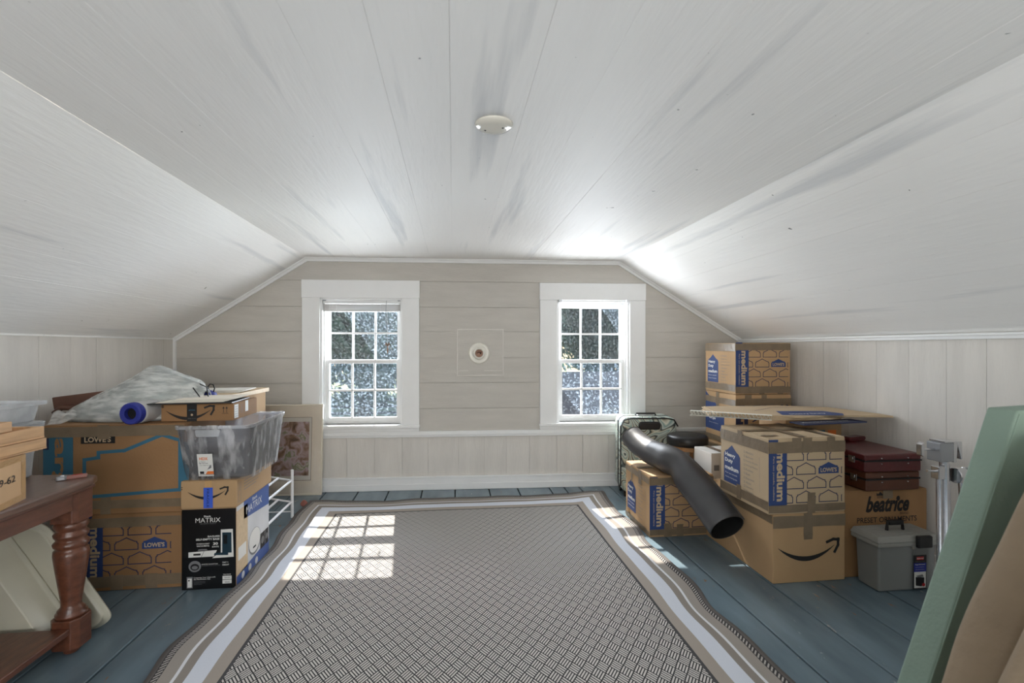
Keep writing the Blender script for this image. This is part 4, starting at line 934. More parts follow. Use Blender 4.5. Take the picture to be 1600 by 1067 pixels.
prof = [(.040, .150), (.052, .156), (.053, .166), (.044, .172), (.046, .180), (.035, .192), (.034, .205), (.038, .24), (.046, .30), (.054, .36), (.0595, .41), (.058, .428), (.046, .436), (.058, .446), (.061, .458), (.052, .468), (.049, .474), (.057, .486), (.059, .496), (.049, .508), (.050, .514), (.058, .526), (.056, .538), (.050, .552)]
first = None
for (x, y) in ((-1.582, 2.225), (-2.225, 2.225), (-1.582, .65), (-2.225, .65)):
    if first is None:
        mb = MB(); mb.lathe(prof, 32); L0 = mb.build('leg', 'table_wood', t, smooth=True, loc=(tp(x, y) + (0,)))
        kids = []
        mb = MB(); c8 = lambda g: [(-.055 + g, -.055), (.055 - g, -.055), (.055, -.055 + g), (.055, .055 - g), (.055 - g, .055), (-.055 + g, .055), (-.055, .055 - g), (-.055, -.055 + g)]
        mb.prism(c8(.016), .548, .676, 'z'); kids.append(mb.build('upper_block', 'table_wood', L0, bevel=.003))
        mb = MB(); mb.prism(c8(.022), .030, .152, 'z'); kids.append(mb.build('lower_block', 'table_wood', L0, bevel=.004))
        mb = MB(); mb.lathe([(.022, 0), (.026, .004), (.030, .03), (.038, .034)], 16); kids.append(mb.build('foot', 'table_wood', L0))
        first = L0
    else:
        c_ = L0.copy(); C.objects.link(c_); c_.location = tp(x, y) + (0,)
        for q in kids: d_ = q.copy(); C.objects.link(d_); d_.parent = c_
mb = MB(); p0 = tp(-2.24, .60); p1 = tp(-1.548, 2.168); mb.box(p0[0], p0[1], .098, p1[0], p1[1], .124); mb.build('shelf', 'table_wood', t, bevel=.004)
# cream plastic shells standing under the table end
def rounded(poly, r, n=5):
    out = []; m = len(poly)
    for i in range(m):
        p0, p, p1 = V(poly[i - 1] + (0,)), V(poly[i] + (0,)), V(poly[(i + 1) % m] + (0,)); a = (p0 - p).normalized(); b = (p1 - p).normalized(); rr = min(r, (p0 - p).length * .45, (p1 - p).length * .45)
        A_, B_ = p + a * rr, p + b * rr
        for k in range(n + 1): s = k / n; q = A_ * (1 - s) ** 2 + p * 2 * s * (1 - s) + B_ * s * s; out.append((q.x, q.y))
    return out
def shell(label, rim, yr, dep, inset, feats, grp):
    cx = sum(p[0] for p in rim) / len(rim); cz = .25
    t = thing('plastic_shell', label, 'plastic shell', (cx, yr, 0), 0, grp); R = rounded([(p[0] - cx, p[1]) for p in rim], .055)
    def ins(k, sx=None): return [(p[0] * (1 - k), cz + (p[1] - cz) * (1 - k)) for p in R]
    rings = [(ins(0), .012), (ins(-.005), 0), (ins(.05), -.006), (ins(.062), -.014), (ins(inset - .006), -dep * .92), (ins(inset), -dep * .97), (ins(inset + .012), -dep), (ins(inset + .03), -dep)]
    mb = MB(); n = len(R)
    for ring, y in rings: mb.v += [(p[0], y, p[1]) for p in ring]
    for k in range(len(rings) - 1):
        for j in range(n): mb.f.append((k * n + j, k * n + (j + 1) % n, (k + 1) * n + (j + 1) % n, (k + 1) * n + j)); mb.m.append(0)
    mb.f.append(tuple((len(rings) - 1) * n + j for j in range(n))); mb.m.append(0)
    o = mb.build('body', 'cream_plastic', t, smooth=True); md = o.modifiers.new('t', 'SOLIDIFY'); md.thickness = .004
    for (x0, z0, x1, z1) in feats: mb = MB(); mb.box(x0 - cx, -dep - .003, z0, x1 - cx, -dep + .002, z1); mb.build('slot', 'dark_slot', t)
    return t
RIM = [(-2.30, .004), (-1.59, .004), (-1.52, .05), (-1.70, .34), (-1.80, .49), (-2.30, .51)]
shell('cream moulded plastic shell with slots and screw holes standing under the table end', [(x + (-.13 if x > -2 else 0), z) for x, z in RIM], 2.335, .13, .10, [(-2.12, .23, -1.95, .236), (-2.12, .205, -1.94, .211), (-1.865, .27, -1.855, .28), (-1.87, .165, -1.86, .175), (-1.845, .11, -1.835, .12), (-2.06, .30, -2.02, .304)], 'cream plastic shells under the table')
shell('outer cream plastic shell whose curved rim shows to the right of the turned leg', RIM, 2.375, .03, .05, [], 'cream plastic shells under the table')

# things on the table
A = Art(); A.text('9-62', .30, .078, .088, .024, 'ink', bold=.01); A.rect(0, .0, .45, .022, 'clear_tape', 0); A.rect(0, .142, .45, .162, 'clear_tape', 0); A.rect(.424, .022, .45, .142, 'clear_tape', 0)
rz = math.radians(13.7); fx, fy = -1.533, 1.945        # far right corner; box local front-left corner
R2 = Matrix.Rotation(rz, 2); cx0 = V((fx, fy)) - R2 @ V((.24, .45))
mat('kraft_light', (214, 176, 134), .75, var=.05)
carton('taped tan carton with a handwritten number on the table edge', cx0.x, cx0.y, .7225, .24, .45, .162, rz=rz, m='kraft_light', art={'right': A}, tapemat='clear_tape', tapes=[('top', 0, .42, 1, .58)])
def lumber(label, x0, y0, z0, w_, l_, h_, rz=0):
    t = thing('wooden_tray', label, 'tray', (x0, y0, z0), rz, 'wooden pieces stacked on the taped carton')
    mb = MB(); mb.box(-w_, -l_, 0, 0, 0, .006); mb.build('bottom', 'tray_wood', t)
    for nm, q in (('side', (-.018, -l_, .006, 0, 0, h_)), ('side', (-w_, -l_, .006, -w_ + .018, 0, h_)), ('end', (-w_ + .018, -.018, .006, -.018, 0, h_)), ('end', (-w_ + .018, -l_, .006, -.018, -l_ + .018, h_))):
        mb = MB(); mb.box(*q); mb.build(nm, 'tray_wood', t, bevel=.002)
lumber('lower light wooden tray on the taped carton', -1.528, 2.03, .887, .24, .55, .040)
lumber('upper light wooden tray with a darker knot on the taped carton', -1.532, 2.025, .929, .24, .55, .042, math.radians(-1))
t = thing('wooden_block', 'short wooden block with a red grain band on top of the trays', 'block', (-1.60, 1.86, .973), .1)
mb = MB(); mb.box(-.09, -.13, 0, .06, .04, .034); mb.build('block', 'tray_wood', t, bevel=.002); mb = MB(); mb.box(.0601, -.06, .002, .0608, -.03, .032); mb.build('grain_band', 'table_wood', t)
def clearbin(label, x0, y0, z0, w_, d_, h_, lid):
    t = thing('clear_bin', label, 'storage bin', (x0 + w_ / 2, y0 + d_ / 2, z0), 0, 'clear plastic bins at the far end of the table')
    def ring(g, z): return [(x, y, z) for x, y in rounded([(-w_ / 2 - g, -d_ / 2 - g), (w_ / 2 + g, -d_ / 2 - g), (w_ / 2 + g, d_ / 2 + g), (-w_ / 2 - g, d_ / 2 + g)], .03, 4)]
    mb = MB(); rings = [ring(-.022, .002), ring(-.016, .008), ring(-.006, h_ * .8), ring(0, h_ - .014), ring(.012, h_ - .014), ring(.012, h_)]; n = len(rings[0])
    for r in rings: mb.v += r
    for k in range(len(rings) - 1):
        for j in range(n): mb.f.append((k * n + j, k * n + (j + 1) % n, (k + 1) * n + (j + 1) % n, (k + 1) * n + j)); mb.m.append(0)
    mb.f.append(tuple(range(n))); mb.m.append(0); o = mb.build('body', 'clear_plastic', t); md = o.modifiers.new('t', 'SOLIDIFY'); md.thickness = .0018
    if lid: mb = MB(); mb.prism([(p[0], p[1]) for p in ring(.014, 0)], h_ + .001, h_ + .009, 'z'); mb.build('lid', 'clear_plastic', t, bevel=.002)
    if lid: mb = MB(); mb.tube([(w_ / 2 + .004, -.06, h_ - .05), (w_ / 2 + .016, -.05, h_ - .055), (w_ / 2 + .016, .05, h_ - .055), (w_ / 2 + .004, .06, h_ - .05)], .005, 7); mb.build('handle', 'clear_plastic', t)
    return t
clearbin('tall clear plastic bin standing on the far end of the table', -2.16, 2.03, .7235, .42, .26, .222, True)
clearbin('shallow clear plastic bin on top of the tall one', -2.14, 2.04, .956, .41, .25, .085, False)
t = thing('folding_knife', 'grey and dusty red utility cutter lying near the table corner', 'cutter', (-1.585, 2.205, .7225), math.radians(38))
mb = MB(); mb.prism(rounded([(-.005, -.010), (.062, -.009), (.066, .009), (-.005, .010)], .008), 0, .014, 'z'); mb.build('handle', 'white_metal', t, bevel=.003)
mb = MB(); mb.prism(rounded([(.014, -.0035), (.050, -.003), (.052, .0035), (.014, .0035)], .003), .0142, .0152, 'z'); mb.build('grip_inlay', 'red', t); M['red_dusty'] = mat('red_dusty', (158, 112, 104), .6); t.children[-1].data.materials[0] = M['red_dusty']
mb = MB(); mb.prism(rounded([(-.036, -.013), (-.002, -.016), (.004, .012), (-.030, .016)], .009), 0, .016, 'z'); mb.build('head', 'aluminium', t, bevel=.003)
mb = MB(); mb.lathe([(.007, .016), (.006, .0185)], 14, X=Matrix.Translation((-.014, 0, 0))); mb.build('pivot', 'white_metal', t)
mb = MB(); mb.prism([(-.046, -.004), (-.034, -.010), (-.032, .002)], .006, .008, 'z'); mb.build('blade', 'chrome', t)

# ---------------------------------------------------------------- left stack
carton('medium moving box on the blue floor at the bottom of the left stack', -1.915, 2.752, 0, .488, .45, .403, m='cardboard_dark', art={'front': med_front(False)}, group='medium moving boxes',
       tapes=[('front', 0, .82, 1, .94), ('front', 0, .05, 1, .19), ('front', .64, .01, .76, .2), ('front', .30, .01, .42, .2)])
A = Art(); s_ = .0033
def g(u, v): return ((u - 68) * s_, (803 - v) * s_)
A.poly([g(68, 779), g(110, 777), g(110, 680), g(68, 682)], 'teal', 0); A.text('large', g(79, 0)[0], .035, .40, .075, 'cardboard_dark', rot=90, bold=.03, ly=1)
A.poly([g(68, 700), g(76, 700), g(76, 682), g(68, 682)], 'navy', 2)
A.rect(*g(121, 692), *g(170, 679.5), 'ink', 0); A.text("LOWE'S", g(126, 0)[0], g(0, 690)[1], 38 * s_, 8.5 * s_, 'cardboard_pale', bold=.03)
A.stroke([g(126, 774), g(126, 717), g(146, 714), g(146, 706), g(183, 704), g(238, 680.5), g(266, 690)], .017, 'teal', ly=0); A.poly([g(262, 690), g(280, 694), g(277, 771), g(262, 771)], 'teal', 0); A.stroke([g(268, 768), g(135, 775)], .017, 'teal', ly=0)
A.text('18 in', g(268, 0)[0], g(0, 720)[1], .03, .01, 'cardboard_pale', bold=0)
carton('large moving box with teal house outline carrying the plastic bag', -2.075, 2.735, .405, .672, .46, .462, m='cardboard_dark', art={'front': A},
       tapes=[('front', 0, .87, 1, .985), ('front', 0, .06, 1, .155), ('front', .40, .0, .47, .19), ('top', 0, .42, .9, .53), ('front', .38, .84, .46, 1)])
# black product carton
A = Art()
def q(x, y): return ((x - 65) * .000566, (1015 - y) * .000593)
A.rect(.002, .002, .267, .420, 'shark_black', 0)
A.text('Shark', *q(258, 378), 62 * .000566, 16 * .000593, 'print_white'); A.text('MATRIX', *q(185, 424), 218 * .000566, 40 * .000593, 'print_white', bold=.0)
A.text('SELF-EMPTY ROBOT', *q(226, 440), 140 * .000566, 9 * .000593, 'print_grey', bold=0)
A.text('BAGLESS', *q(292, 556), 104 * .000566, 15 * .000593, 'print_white'); A.text('SELF-EMPTY BASE', *q(190, 582), 205 * .000566, 17 * .000593, 'print_white', bold=.03)
A.text('POWERFUL ROBOT', *q(195, 617), 112 * .000566, 11 * .000593, 'print_white'); A.text('VACUUMING', *q(195, 637), 110 * .000566, 13 * .000593, 'print_white'); A.text('30', *q(338, 626), 42 * .000566, 24 * .000593, 'print_white', bold=.03); A.text('DAYS', *q(330, 648), 58 * .000566, 13 * .000593, 'print_white')
mat('dark_teal', (26, 52, 66), .4)
A.poly([q(405, 735), q(518, 738), q(510, 490), q(405, 492)], 'print_white', 0 + 1); A.poly([q(418, 700), q(500, 700), q(498, 520), q(418, 518)], 'dark_teal', 2); A.poly([q(430, 620), q(462, 620), q(462, 540), q(430, 540)], 'shark_black', 3)
A.poly([q(330, 742), q(518, 738), q(505, 716), q(370, 712)], 'print_white', 2); A.poly([q(345, 716), q(470, 720), q(470, 694), q(352, 697)], 'dark_teal', 3)
A.poly([q(125, 728), q(345, 728), q(372, 672), q(125, 682)], 'print_white', 1); A.poly([q(168, 712), q(230, 712), q(230, 696), q(168, 696)], 'ink', 2); A.poly([q(205, 672), q(290, 670), q(282, 658), q(212, 658)], 'print_grey', 2); A.stroke([q(235, 728), q(262, 676)], .0016, 'ink', ly=3)
A.disc(*q(180, 808), 54 * .000566, 'print_grey', 1, ry=50 * .000593); A.disc(*q(180, 814), 38 * .000566, 'ink', 2, ry=30 * .000593); A.disc(*q(180, 818), 26 * .000566, 'print_grey', 3, ry=16 * .000593)
A.text('SMARTER NAVIGATION', *q(238, 798), 140 * .000566, 10 * .000593, 'print_white', bold=0); A.stroke([q(240, 806), q(400, 806)], .0012, 'print_grey', ly=1); A.text('DAY +', *q(420, 790), 50 * .000566, 13 * .000593, 'print_white'); A.text('NIGHT', *q(420, 812), 58 * .000566, 13 * .000593, 'print_white')
A.rect(*q(110, 998), *q(162, 898), 'print_grey', 1); A.rect(*q(118, 990), *q(154, 912), 'print_white', 2); A.disc(*q(130, 930), .004, 'ink', 3)
A.text('Customize Your Clean with', *q(170, 914), 188 * .000566, 11 * .000593, 'print_white', bold=.01); A.text('the SharkClean App', *q(170, 930), 145 * .000566, 11 * .000593, 'print_white', bold=.03)
for k in range(3): A.stroke([q(172, 944 + 12 * k), q(270 - 30 * (k == 2), 944 + 12 * k)], .0012, 'print_grey', ly=1)
A.rect(*q(420, 936), *q(500, 904), 'print_white', 1); A.rect(*q(420, 972), *q(500, 940), 'print_white', 1); A.text('Google', *q(436, 928), 48 * .000566, 13 * .000593, 'print_grey', ly=2); A.text('alexa', *q(440, 964), 42 * .000566, 12 * .000593, 'print_grey', ly=2); A.text('Voice Control', *q(426, 896), 66 * .000566, 11 * .000593, 'print_white')
S = Art(); Ls = .45
S.rect(0, 0, Ls, .424, 'print_sky', 0); S.poly([(0, .0), (Ls, 0), (Ls, .085), (0, .055)], 'print_blue', 1); S.poly([(.09, .33), (Ls, .30), (Ls, .424), (.09, .424)], 'print_blue', 1)
S.text('Shark', .20, .395, .07, .018, 'print_white', ly=2); S.text('MATRIX', .12, .345, .22, .040, 'print_white', ly=2, bold=0)
S.rect(0, .055, .14, .40, 'pale_board', 1); S.rect(.02, .13, .12, .20, 'print_white', 2); S.disc(.235, .155, .085, 'print_grey', 2, ry=.075); S.disc(.235, .160, .080, 'print_white', 3, ry=.068); S.rect(.21, .118, .25, .128, 'ink', 4)
S.rect(.315, .07, .385, .16, 'ink', 2); S.rect(.39, .07, .44, .16, 'ink', 2); S.disc(.35, .115, .022, 'print_grey', 3); S.disc(.415, .115, .018, 'print_grey', 3)
for k in range(3): S.disc(.08 + k * .09, .032, .02, 'print_sky', 2)
t = carton('glossy black robot vacuum carton at the foot of the wrapped tote stack', -1.405, 2.708, 0, .269, .45, .424, m='cardboard', art={'front': A, 'right': S})
# arrow carton with blue tape
A = Art(); smile(A, .035, .055, .20); A.rect(.112, 0, .158, .108, 'blue_tape', 2); A.text('FRAGILE', .128, .005, .095, .011, 'ink', rot=90, ly=3, bold=0); A.rect(.003, .10, .010, .104, 'ink'); A.rect(.003, .11, .010, .114, 'ink'); A.rect(.118, .108, .152, .142, 'clear_tape', 1)
S = Art()
for k in range(2): S.stroke([(.03 + .02 * k, .095), (.03 + .02 * k, .12)], .003, 'print_grey'); 
S.stroke([(.025, .09), (.055, .09)], .002, 'print_grey'); S.stroke([(.02, .02), (.05, .02), (.05, .08), (.02, .08)], .002, 'print_grey', closed=True)
for k in range(4): S.stroke([(.09, .115 - .016 * k), (.34 - .03 * k, .115 - .016 * k)], .0035, 'print_grey')
S.rect(.16, .12, .22, .14, 'tape', 2)
carton('low arrow carton with blue tape on the black carton', -1.408, 2.705, .4255, .275, .49, .143, art={'front': A, 'right': S}, m='cardboard')
# wrapped tote
def tote():
    t = thing('storage_tote', 'clear grey plastic tote wrapped in stretch film on the blue taped carton', 'storage tote', (-1.246, 2.955, .570))
    w0, d0, w1, d1, h_ = .315, .43, .362, .53, .285
    def ring(w_, d_, z, r=.04): return [(x, y, z) for x, y in rounded([(-w_ / 2, -d_ / 2), (w_ / 2, -d_ / 2), (w_ / 2, d_ / 2), (-w_ / 2, d_ / 2)], r, 4)]
    def loft(rs, cap=True):
        mb = MB(); n = len(rs[0])
        for r in rs: mb.v += r
        for k in range(len(rs) - 1):
            for j in range(n): mb.f.append((k * n + j, k * n + (j + 1) % n, (k + 1) * n + (j + 1) % n, (k + 1) * n + j)); mb.m.append(0)
        if cap: mb.f.append(tuple(range(n))); mb.m.append(0)
        return mb
    lerp = lambda a, b, f: a + (b - a) * f
    o = loft([ring(w0 - .02, d0 - .02, .002), ring(w0, d0, .010), ring(w1, d1, h_)]).build('tub', 'tote_plastic', t); md = o.modifiers.new('t', 'SOLIDIFY'); md.thickness = .002
    mb = loft([ring(w1 - .004, d1 - .004, h_ - .008), ring(w1 + .018, d1 + .018, h_ - .012), ring(w1 + .020, d1 + .020, h_ + .002), ring(w1 - .002, d1 - .002, h_ + .003)], False); mb.build('rim', 'clear_plastic', t, smooth=False)
    mb = MB(); mb.prism(rounded([(-.055, .0), (.055, 0), (.062, .036), (-.062, .036)], .008, 3), -d1 / 2 - .012, -d1 / 2 - .004, 'y', X=Matrix.Translation((-.02, 0, h_ - .052))); mb.build('handle_grip', 'clear_plastic', t, bevel=.002)
    # dark things packed inside
    mb = loft([ring(w0 - .03, d0 - .03, .014), ring(lerp(w0, w1, .55) - .03, lerp(d0, d1, .55) - .03, h_ * .55), ring(lerp(w0, w1, .72) - .06, lerp(d0, d1, .72) - .06, h_ * .68)]); n = len(ring(1, 1, 0)); mb.f.append(tuple(2 * n + j for j in range(n))); mb.m.append(0)
    for i, v_ in enumerate(mb.v): mb.v[i] = (v_[0], v_[1], v_[2] + (.02 * noise.noise(V(v_) * 9) if i >= n else 0))
    mat('tote_contents', (96, 96, 100), .7, var=.4, vscale=9); mb.build('contents', 'tote_contents', t)
    # film
    NU, NV = 96, 20; base = ring(1, 1, 0)
    def film(u, v):
        z = -.004 + v * (h_ + .012); f = min(1, max(0, z / h_)); w_ = lerp(w0, w1, f) + .022 + (.012 if v > .9 else 0); d_ = lerp(d0, d1, f) + .022 + (.012 if v > .9 else 0)
        a = 2 * PI * u; c_, s2 = math.cos(a), math.sin(a); e = .22
        X = math.copysign(abs(c_) ** e, c_) * w_ / 2; Y = math.copysign(abs(s2) ** e, s2) * d_ / 2
        k = .004 * noise.noise(V((X * 40, Y * 40, z * 7))) + .003 * noise.noise(V((X * 90, Y * 90, z * 20)))
        return (X * (1 + k * 3), Y * (1 + k * 2), z + (.006 * noise.noise(V((X * 20, Y * 20, 3))) if v > .95 else 0))
    mb = MB(); mb.grid(NU, NV, film, closeu=True); mb.build('stretch_film', 'wrap', t, smooth=True)
    # label, tilted with the wall
    A = Art(); lw, lh = .075, .122; A.rect(0, 0, lw, lh, 'print_white', 0); A.text('HDX', .010, lh - .034, .042, .016, 'orange', bold=.03); A.text('27 Gallon', .008, lh - .046, .03, .006, 'ink', bold=.0); A.text('Flip Top Tote', .008, lh - .056, .042, .007, 'ink', bold=.02); A.text('Clear lidded storage', .008, lh - .066, .055, .006, 'ink', bold=.0)
    A.rect(.004, .006, lw, .009, 'print_grey', 1); A.poly([(.035, .010), (lw, .010), (lw, .026), (.045, .026)], 'orange', 1); A.rect(.008, .012, .028, .026, 'ink', 1); A.poly([(.045, .035), (.065, .045), (.066, .062), (.058, .056)], 'print_grey', 1)
    o_, A_, B_, N_ = FACES['front'](.19, d0 + .046, .1); lab = A.make('front', .19, d0 + .046, .1, t, name='printed_label')
    f = .25; lab.location = (.02, 0, .065); lab.rotation_euler = (math.radians(10), 0, 0); lab.location.y = -.012
tote()
# slim arrow carton across the tote and large box, papers on it
A = Art(); smile(A, .025, .018, .245); A.rect(.130, 0, .180, .092, 'ink', 2); A.text('prime', .140, .055, .030, .010, 'teal', ly=3); A.disc(.155, .035, .006, 'cardboard_pale', 3); A.text('deliver to you', .134, .012, .040, .006, 'print_grey', ly=3, bold=0)
A.rect(.004, .074, .014, .080, 'ink'); A.rect(.004, .082, .014, .088, 'ink')
for k in range(2): A.stroke([(.315 + .016 * k, .045), (.315 + .016 * k, .075)], .0025, 'ink'); A.poly([(.309 + .016 * k, .066), (.321 + .016 * k, .066), (.315 + .016 * k, .078)], 'ink')
A.stroke([(.308, .040), (.338, .040)], .002, 'ink')
S = Art(); S.rect(.01, .01, .06, .085, 'print_white', 1); S.rect(.15, .03, .19, .092, 'print_white', 1)
for k in range(5): S.stroke([(.018, .02 + k * .013), (.05, .02 + k * .013)], .0015, 'print_grey', ly=2)
for k in range(4): S.stroke([(.09 + .01 * k, .03), (.09 + .01 * k, .08)], .0015, 'print_grey', ly=2)
carton('slim arrow carton with black packing tape bridging the tote and the large box', -1.555, 2.80, .8685, .365, .32, .094, m='cardboard_dark', art={'front': A, 'right': S})
t = thing('portfolio', 'black bordered portfolio with loose papers on the slim arrow carton', 'portfolio', (-1.40, 2.92, .9635), math.radians(4))
mb = MB(); mb.box(-.215, -.15, 0, .20, .13, .007); mb.build('cover', 'black_plastic', t, bevel=.002)
for k in range(5):
    mb = MB(); a = .03 * math.sin(k * 2.3); mb.box(-.18 + .02 * k, -.13 + .008 * k, .0075 + k * .003, .15 + .012 * k, .12 + .004 * k, .0095 + k * .003, X=Matrix.Rotation(a, 4, 'Z')); mb.build('sheet', 'paper' if k % 2 else 'mat_board', t)
t = thing('corded_pouch', 'small round dark blue pouch with black cord loops behind the papers', 'pouch', (-1.50, 3.16, .945))
mb = MB(); mb.lathe([(0, .0), (.05, .004), (.062, .02), (.055, .042), (.03, .058), (0, .062)], 24); mb.build('pouch', 'blue_foam', t, smooth=True)
for s in (-1, 1): mb = MB(); mb.tube([(s * .03 - .01, 0, .05), (s * .035 - .025, .0, .08), (s * .035 - .012, 0, .098), (s * .035 + .006, 0, .094), (s * .035 + .014, 0, .07), (s * .03 + .012, 0, .05)], .0035, 7); mb.build('cord_loop', 'black_plastic', t, smooth=True)
t_shelf_z = .945
# tall plain carton behind and pale board on it
Rr = Art()
for k in range(5): Rr.stroke([(.04, .15 + k * .06), (.12, .15 + k * .06)], .003, 'print_grey')
Rr.stroke([(.03, .08), (.12, .08), (.12, .13), (.03, .13)], .003, 'print_grey', closed=True)
carton('tall plain carton behind the wrapped tote and the white rack', -2.00, 3.40, 0, .575, .50, .941, art={'right': Rr}, m='cardboard', tapes=[('right', 0, .62, 1, .70)])
t = thing('shelf_board', 'pale wooden shelf board lying on the tall plain carton', 'board', (-1.80, 3.50, .9415), math.radians(-3))
mb = MB(); mb.box(-.35, -.34, 0, .43, .30, .028); mb.build('board', 'pale_board', t, bevel=.002)
t = thing('folded_chart', 'thin stack of white papers on the pale board', 'papers', (-1.60, 3.44, .9705), math.radians(5))
for k in range(3): mb = MB(); mb.box(-.25 + .02 * k, -.10, k * .006, .20 + .02 * k, .12, k * .006 + .005); mb.build('sheet', 'paper', t)
# plastic bag of clothes
def bag():
    t = thing('plastic_bag', 'translucent white plastic bag full of clothes on the large moving box', 'bag', (-1.75, 3.03, .868))
    st = [(-.39, .012, .04, .06), (-.36, .004, .075, .13), (-.27, .0, .125, .19), (-.16, .0, .18, .22), (-.05, 0, .245, .235), (.02, 0, .288, .235), (.06, .0, .292, .23), (.14, .0, .262, .21), (.22, .0, .232, .18), (.28, .01, .205, .14), (.32, .04, .15, .08)]
    def at(u):
        f = u * (len(st) - 1); i = min(int(f), len(st) - 2); f -= i; return [st[i][k] + (st[i + 1][k] - st[i][k]) * f for k in range(4)]
    def fn(sc):
        def g_(u, v):
            x, zb, zt_, hw = at(v); a = 2 * PI * u; c_, s2 = math.cos(a), math.sin(a)
            top = zt_; z = zb + (top - zb) * (max(0, s2) ** .8) if s2 > 0 else zb - .0 * s2
            y = hw * c_ * (1 - .35 * max(0, s2))
            p = V((x, y, z)); r = .016 * noise.noise(V((x * 4, y * 5 + z * 9, 1))) + .007 * noise.noise(V((x * 8, y * 18 + z * 26, 2)))
            ridge = .020 * (.25 - abs(noise.noise(V((x * 4 - z * 3, y * 7, z * 16 - x * 6))))) + .010 * (.2 - abs(noise.noise(V((x * 9, y * 22, z * 34 + x * 12)))))
            k = sc * (1 + (r + ridge) * 2.4)
            return (x * (1 if sc == 1 else .97), y * k, max(0.003 if sc == 1 else .008, (z) * (sc + (r + ridge) * 2.0)))
        return g_
    mb = MB(); mb.grid(64, 60, fn(.93), closeu=True); mat('clothes', (172, 178, 178), .9, var=.4, vscale=7, bump=.5, bscale=12, stretch=(1, 3, 5)); mb.build('clothes', 'clothes', t, smooth=True)
    mb = MB(); mb.grid(90, 90, fn(1), closeu=True); mb.build('film', 'bag_film', t, smooth=True)
    mb = MB()
    def tail(u, v): a = u * 2 - 1; return (-.40 - .02 * math.sin(u * 5), -.12 - .13 * v + .01 * a, .05 - .045 * v + .012 * math.sin(a * 6) * (1 - v) - .02 * v * v) if False else (-.30 + .08 * a * (1 - .7 * v), -.16 - .115 * v, max(.003, .055 * (1 - v) ** 1.5 + .008 * math.sin(a * 7) * (1 - v)))
    mb.grid(20, 10, tail); mb.build('gathered_tail', 'bag_film', t, smooth=True)
    mb = MB(); mb.tube([(.28, -.08, .17), (.32, -.09, .12), (.33, -.1, .05)], .0035, 6); mb.tube([(.28, -.02, .19), (.34, -.05, .17), (.36, -.07, .10)], .0035, 6); mb.build('drawcord', 'black_plastic', t)
bag()
# foam roller
t = thing('foam_roller', 'dark blue foam roller in clear film with its hollow end facing out', 'roller', (-1.645, 2.70, .9265), math.radians(-6))
X = Matrix.Rotation(-PI / 2, 4, 'X')
mb = MB(); mb.lathe([(.030, .30), (.030, -.002), (.050, -.006), (.056, .0), (.057, .03), (.054, .034), (.054, .30)], 28, X=Matrix.Rotation(-PI / 2, 4, 'X')); mb.build('roller', 'blue_foam', t, smooth=False)
mb = MB(); mb.lathe([(.0295, .02), (.0295, .025), (0.0, .025)], 24, X=X); mb.build('core', 'black_inside', t)
mb = MB(); mb.lathe([(.0565, .036), (.0575, .05), (.0568, .15), (.0572, .30)], 28, X=X); mat('roller_film', (206, 204, 202), .35, alpha=.8, var=.08); mb.build('film_sleeve', 'roller_film', t, smooth=True)
# carved wooden piece
t = thing('carved_panel', 'reddish brown carved wooden furniture panel behind the plastic bag', 'furniture', (-2.17, 3.16, .868), math.radians(18))
mb = MB(); mb.box(-.14, .0, .055, .34, .022, .125, X=Matrix.Rotation(-.12, 4, 'Y')); mb.build('rail', 'carved_wood', t, bevel=.004)
for k in range(5): mb = MB(); mb.tube([(-.14 + .085 * k, -.02, .018 + .006 * (k % 2)), (-.10 + .085 * k, -.03, .05), (-.06 + .085 * k, -.02, .045), (-.03 + .085 * k, -.01, .02)], [.012, .018, .016, .010], 9); mb.build('scroll', 'carved_wood', t, smooth=True)
mb = MB(); mb.box(-.14, -.01, 0, .30, .03, .018); mb.build('lower_rail', 'carved_wood', t, bevel=.003)
t = thing('support_carton', 'plain carton under the carved panel beside the knee wall', 'box', (-2.18, 3.32, 0))
mb = MB(); mb.box(-.17, -.10, 0, .10, .06, .862); mb.build('body', 'cardboard', t, bevel=.004); mb = MB(); mb.box(-.17, -.10, .862, .10, .06, .866); mb.build('flap', 'cardboard', t)
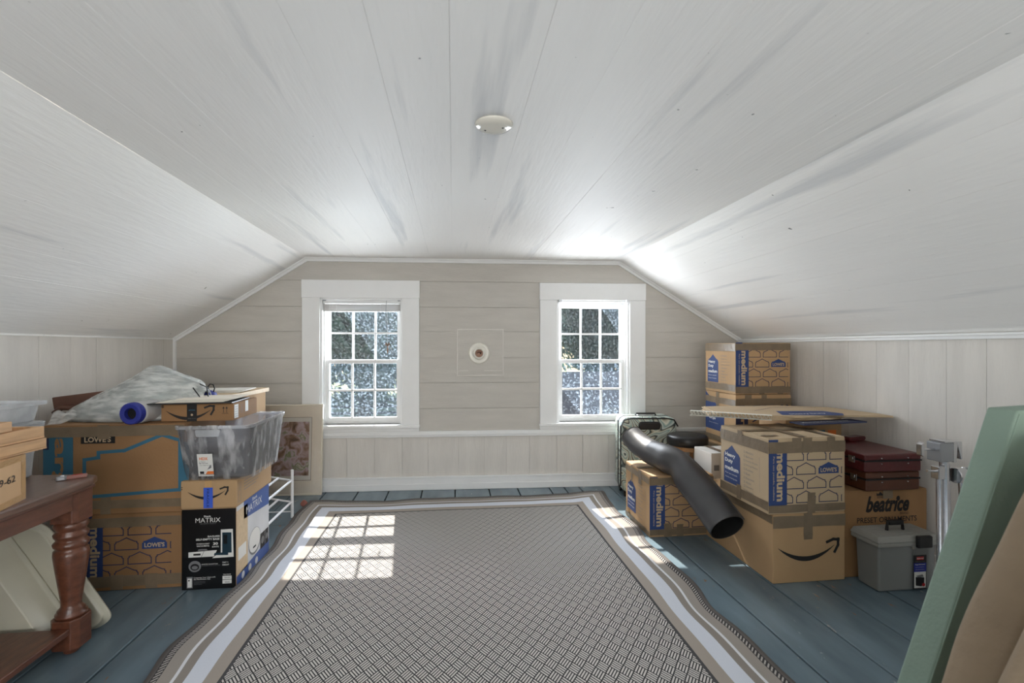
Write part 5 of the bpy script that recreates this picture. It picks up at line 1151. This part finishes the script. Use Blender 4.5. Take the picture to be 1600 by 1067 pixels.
# ---------------------------------------------------------------- framed picture, white rack, scrap
t = thing('framed_picture', 'framed rocky landscape print leaning on the back wall under the first window', 'picture', (-1.425, 4.335, 0), math.radians(-3.2))
t.rotation_euler = (math.radians(-3.5), 0, math.radians(-2.7))
PW, PH = .61, .775
for q_ in ((-PW / 2, 0, -PW / 2 + .014, PH), (PW / 2 - .014, 0, PW / 2, PH), (-PW / 2 + .014, 0, PW / 2 - .014, .014), (-PW / 2 + .014, PH - .014, PW / 2 - .014, PH)): mb = MB(); mb.box(q_[0], -.012, q_[1], q_[2], .012, q_[3]); mb.build('frame_rail', 'frame_silver', t, bevel=.002)
mb = MB(); mb.box(-PW / 2 + .012, 0, .012, PW / 2 - .012, .006, PH - .012); mb.build('mat_board', 'mat_board', t)
mb = MB(); mb.box(-.208, -.0015, .128, .208, .0, .66); mb.build('inner_mat', 'paper', t); mb = MB(); mb.box(-.19, -.003, .165, .19, -.0015, .625); mb.build('print', 'landscape_print', t)
A = Art(); A.stroke([(.095, .126), (.515, .126), (.515, .662), (.095, .662)], .003, 'ornament', closed=True); A.make('front', PW, .004, PH, t, name='mat_line', base=.0002)
mb = MB(); mb.box(-PW / 2 + .012, -.007, .012, PW / 2 - .012, -.0055, PH - .012); mb.build('glazing', 'picture_glass', t)
t = thing('shoe_rack', 'white tubular metal shoe rack on the floor before the framed picture', 'rack', (-1.29, 3.50, 0))
def wt(p, r, nm): mb = MB(); mb.tube(p, r, 10); return mb.build(nm, 'white_metal', t, smooth=False)
for x in (-.10, .10):
    for y in (-.30, .27): wt([(x, y, 0), (x, y, .355)], .0105, 'post'); 
for y in (-.30, .27):
    for z in (.285, .125): wt([(-.10, y, z + (.03)), (.10, y, z - .01)], .007, 'crossbar')
    wt([(-.10, y, .045), (.10, y, .045)], .004, 'crossbar')
for z in (.265, .105):
    wt([(.095, .27, z + .012), (.095, -.30, z + .012)], .0085, 'rail'); wt([(-.085, .27, z + .045), (-.085, -.30, z + .045)], .0085, 'rail'); wt([(.0, .27, z + .03), (.0, -.30, z + .03)], .0085, 'rail')
t = thing('paint_flake', 'curled reddish brown leaf shaped scrap on the floor at the rug corner', 'scrap', (-1.175, 4.01, 0), .5)
mb = MB(); mb.grid(8, 8, lambda u, v: ((u - .5) * .055 * math.sin(PI * (.15 + .8 * v)), .006 * math.cos(u * 5), .003 + v * .052)); o = mb.build('scrap', 'rust', t, smooth=True); md = o.modifiers.new('t', 'SOLIDIFY'); md.thickness = .002
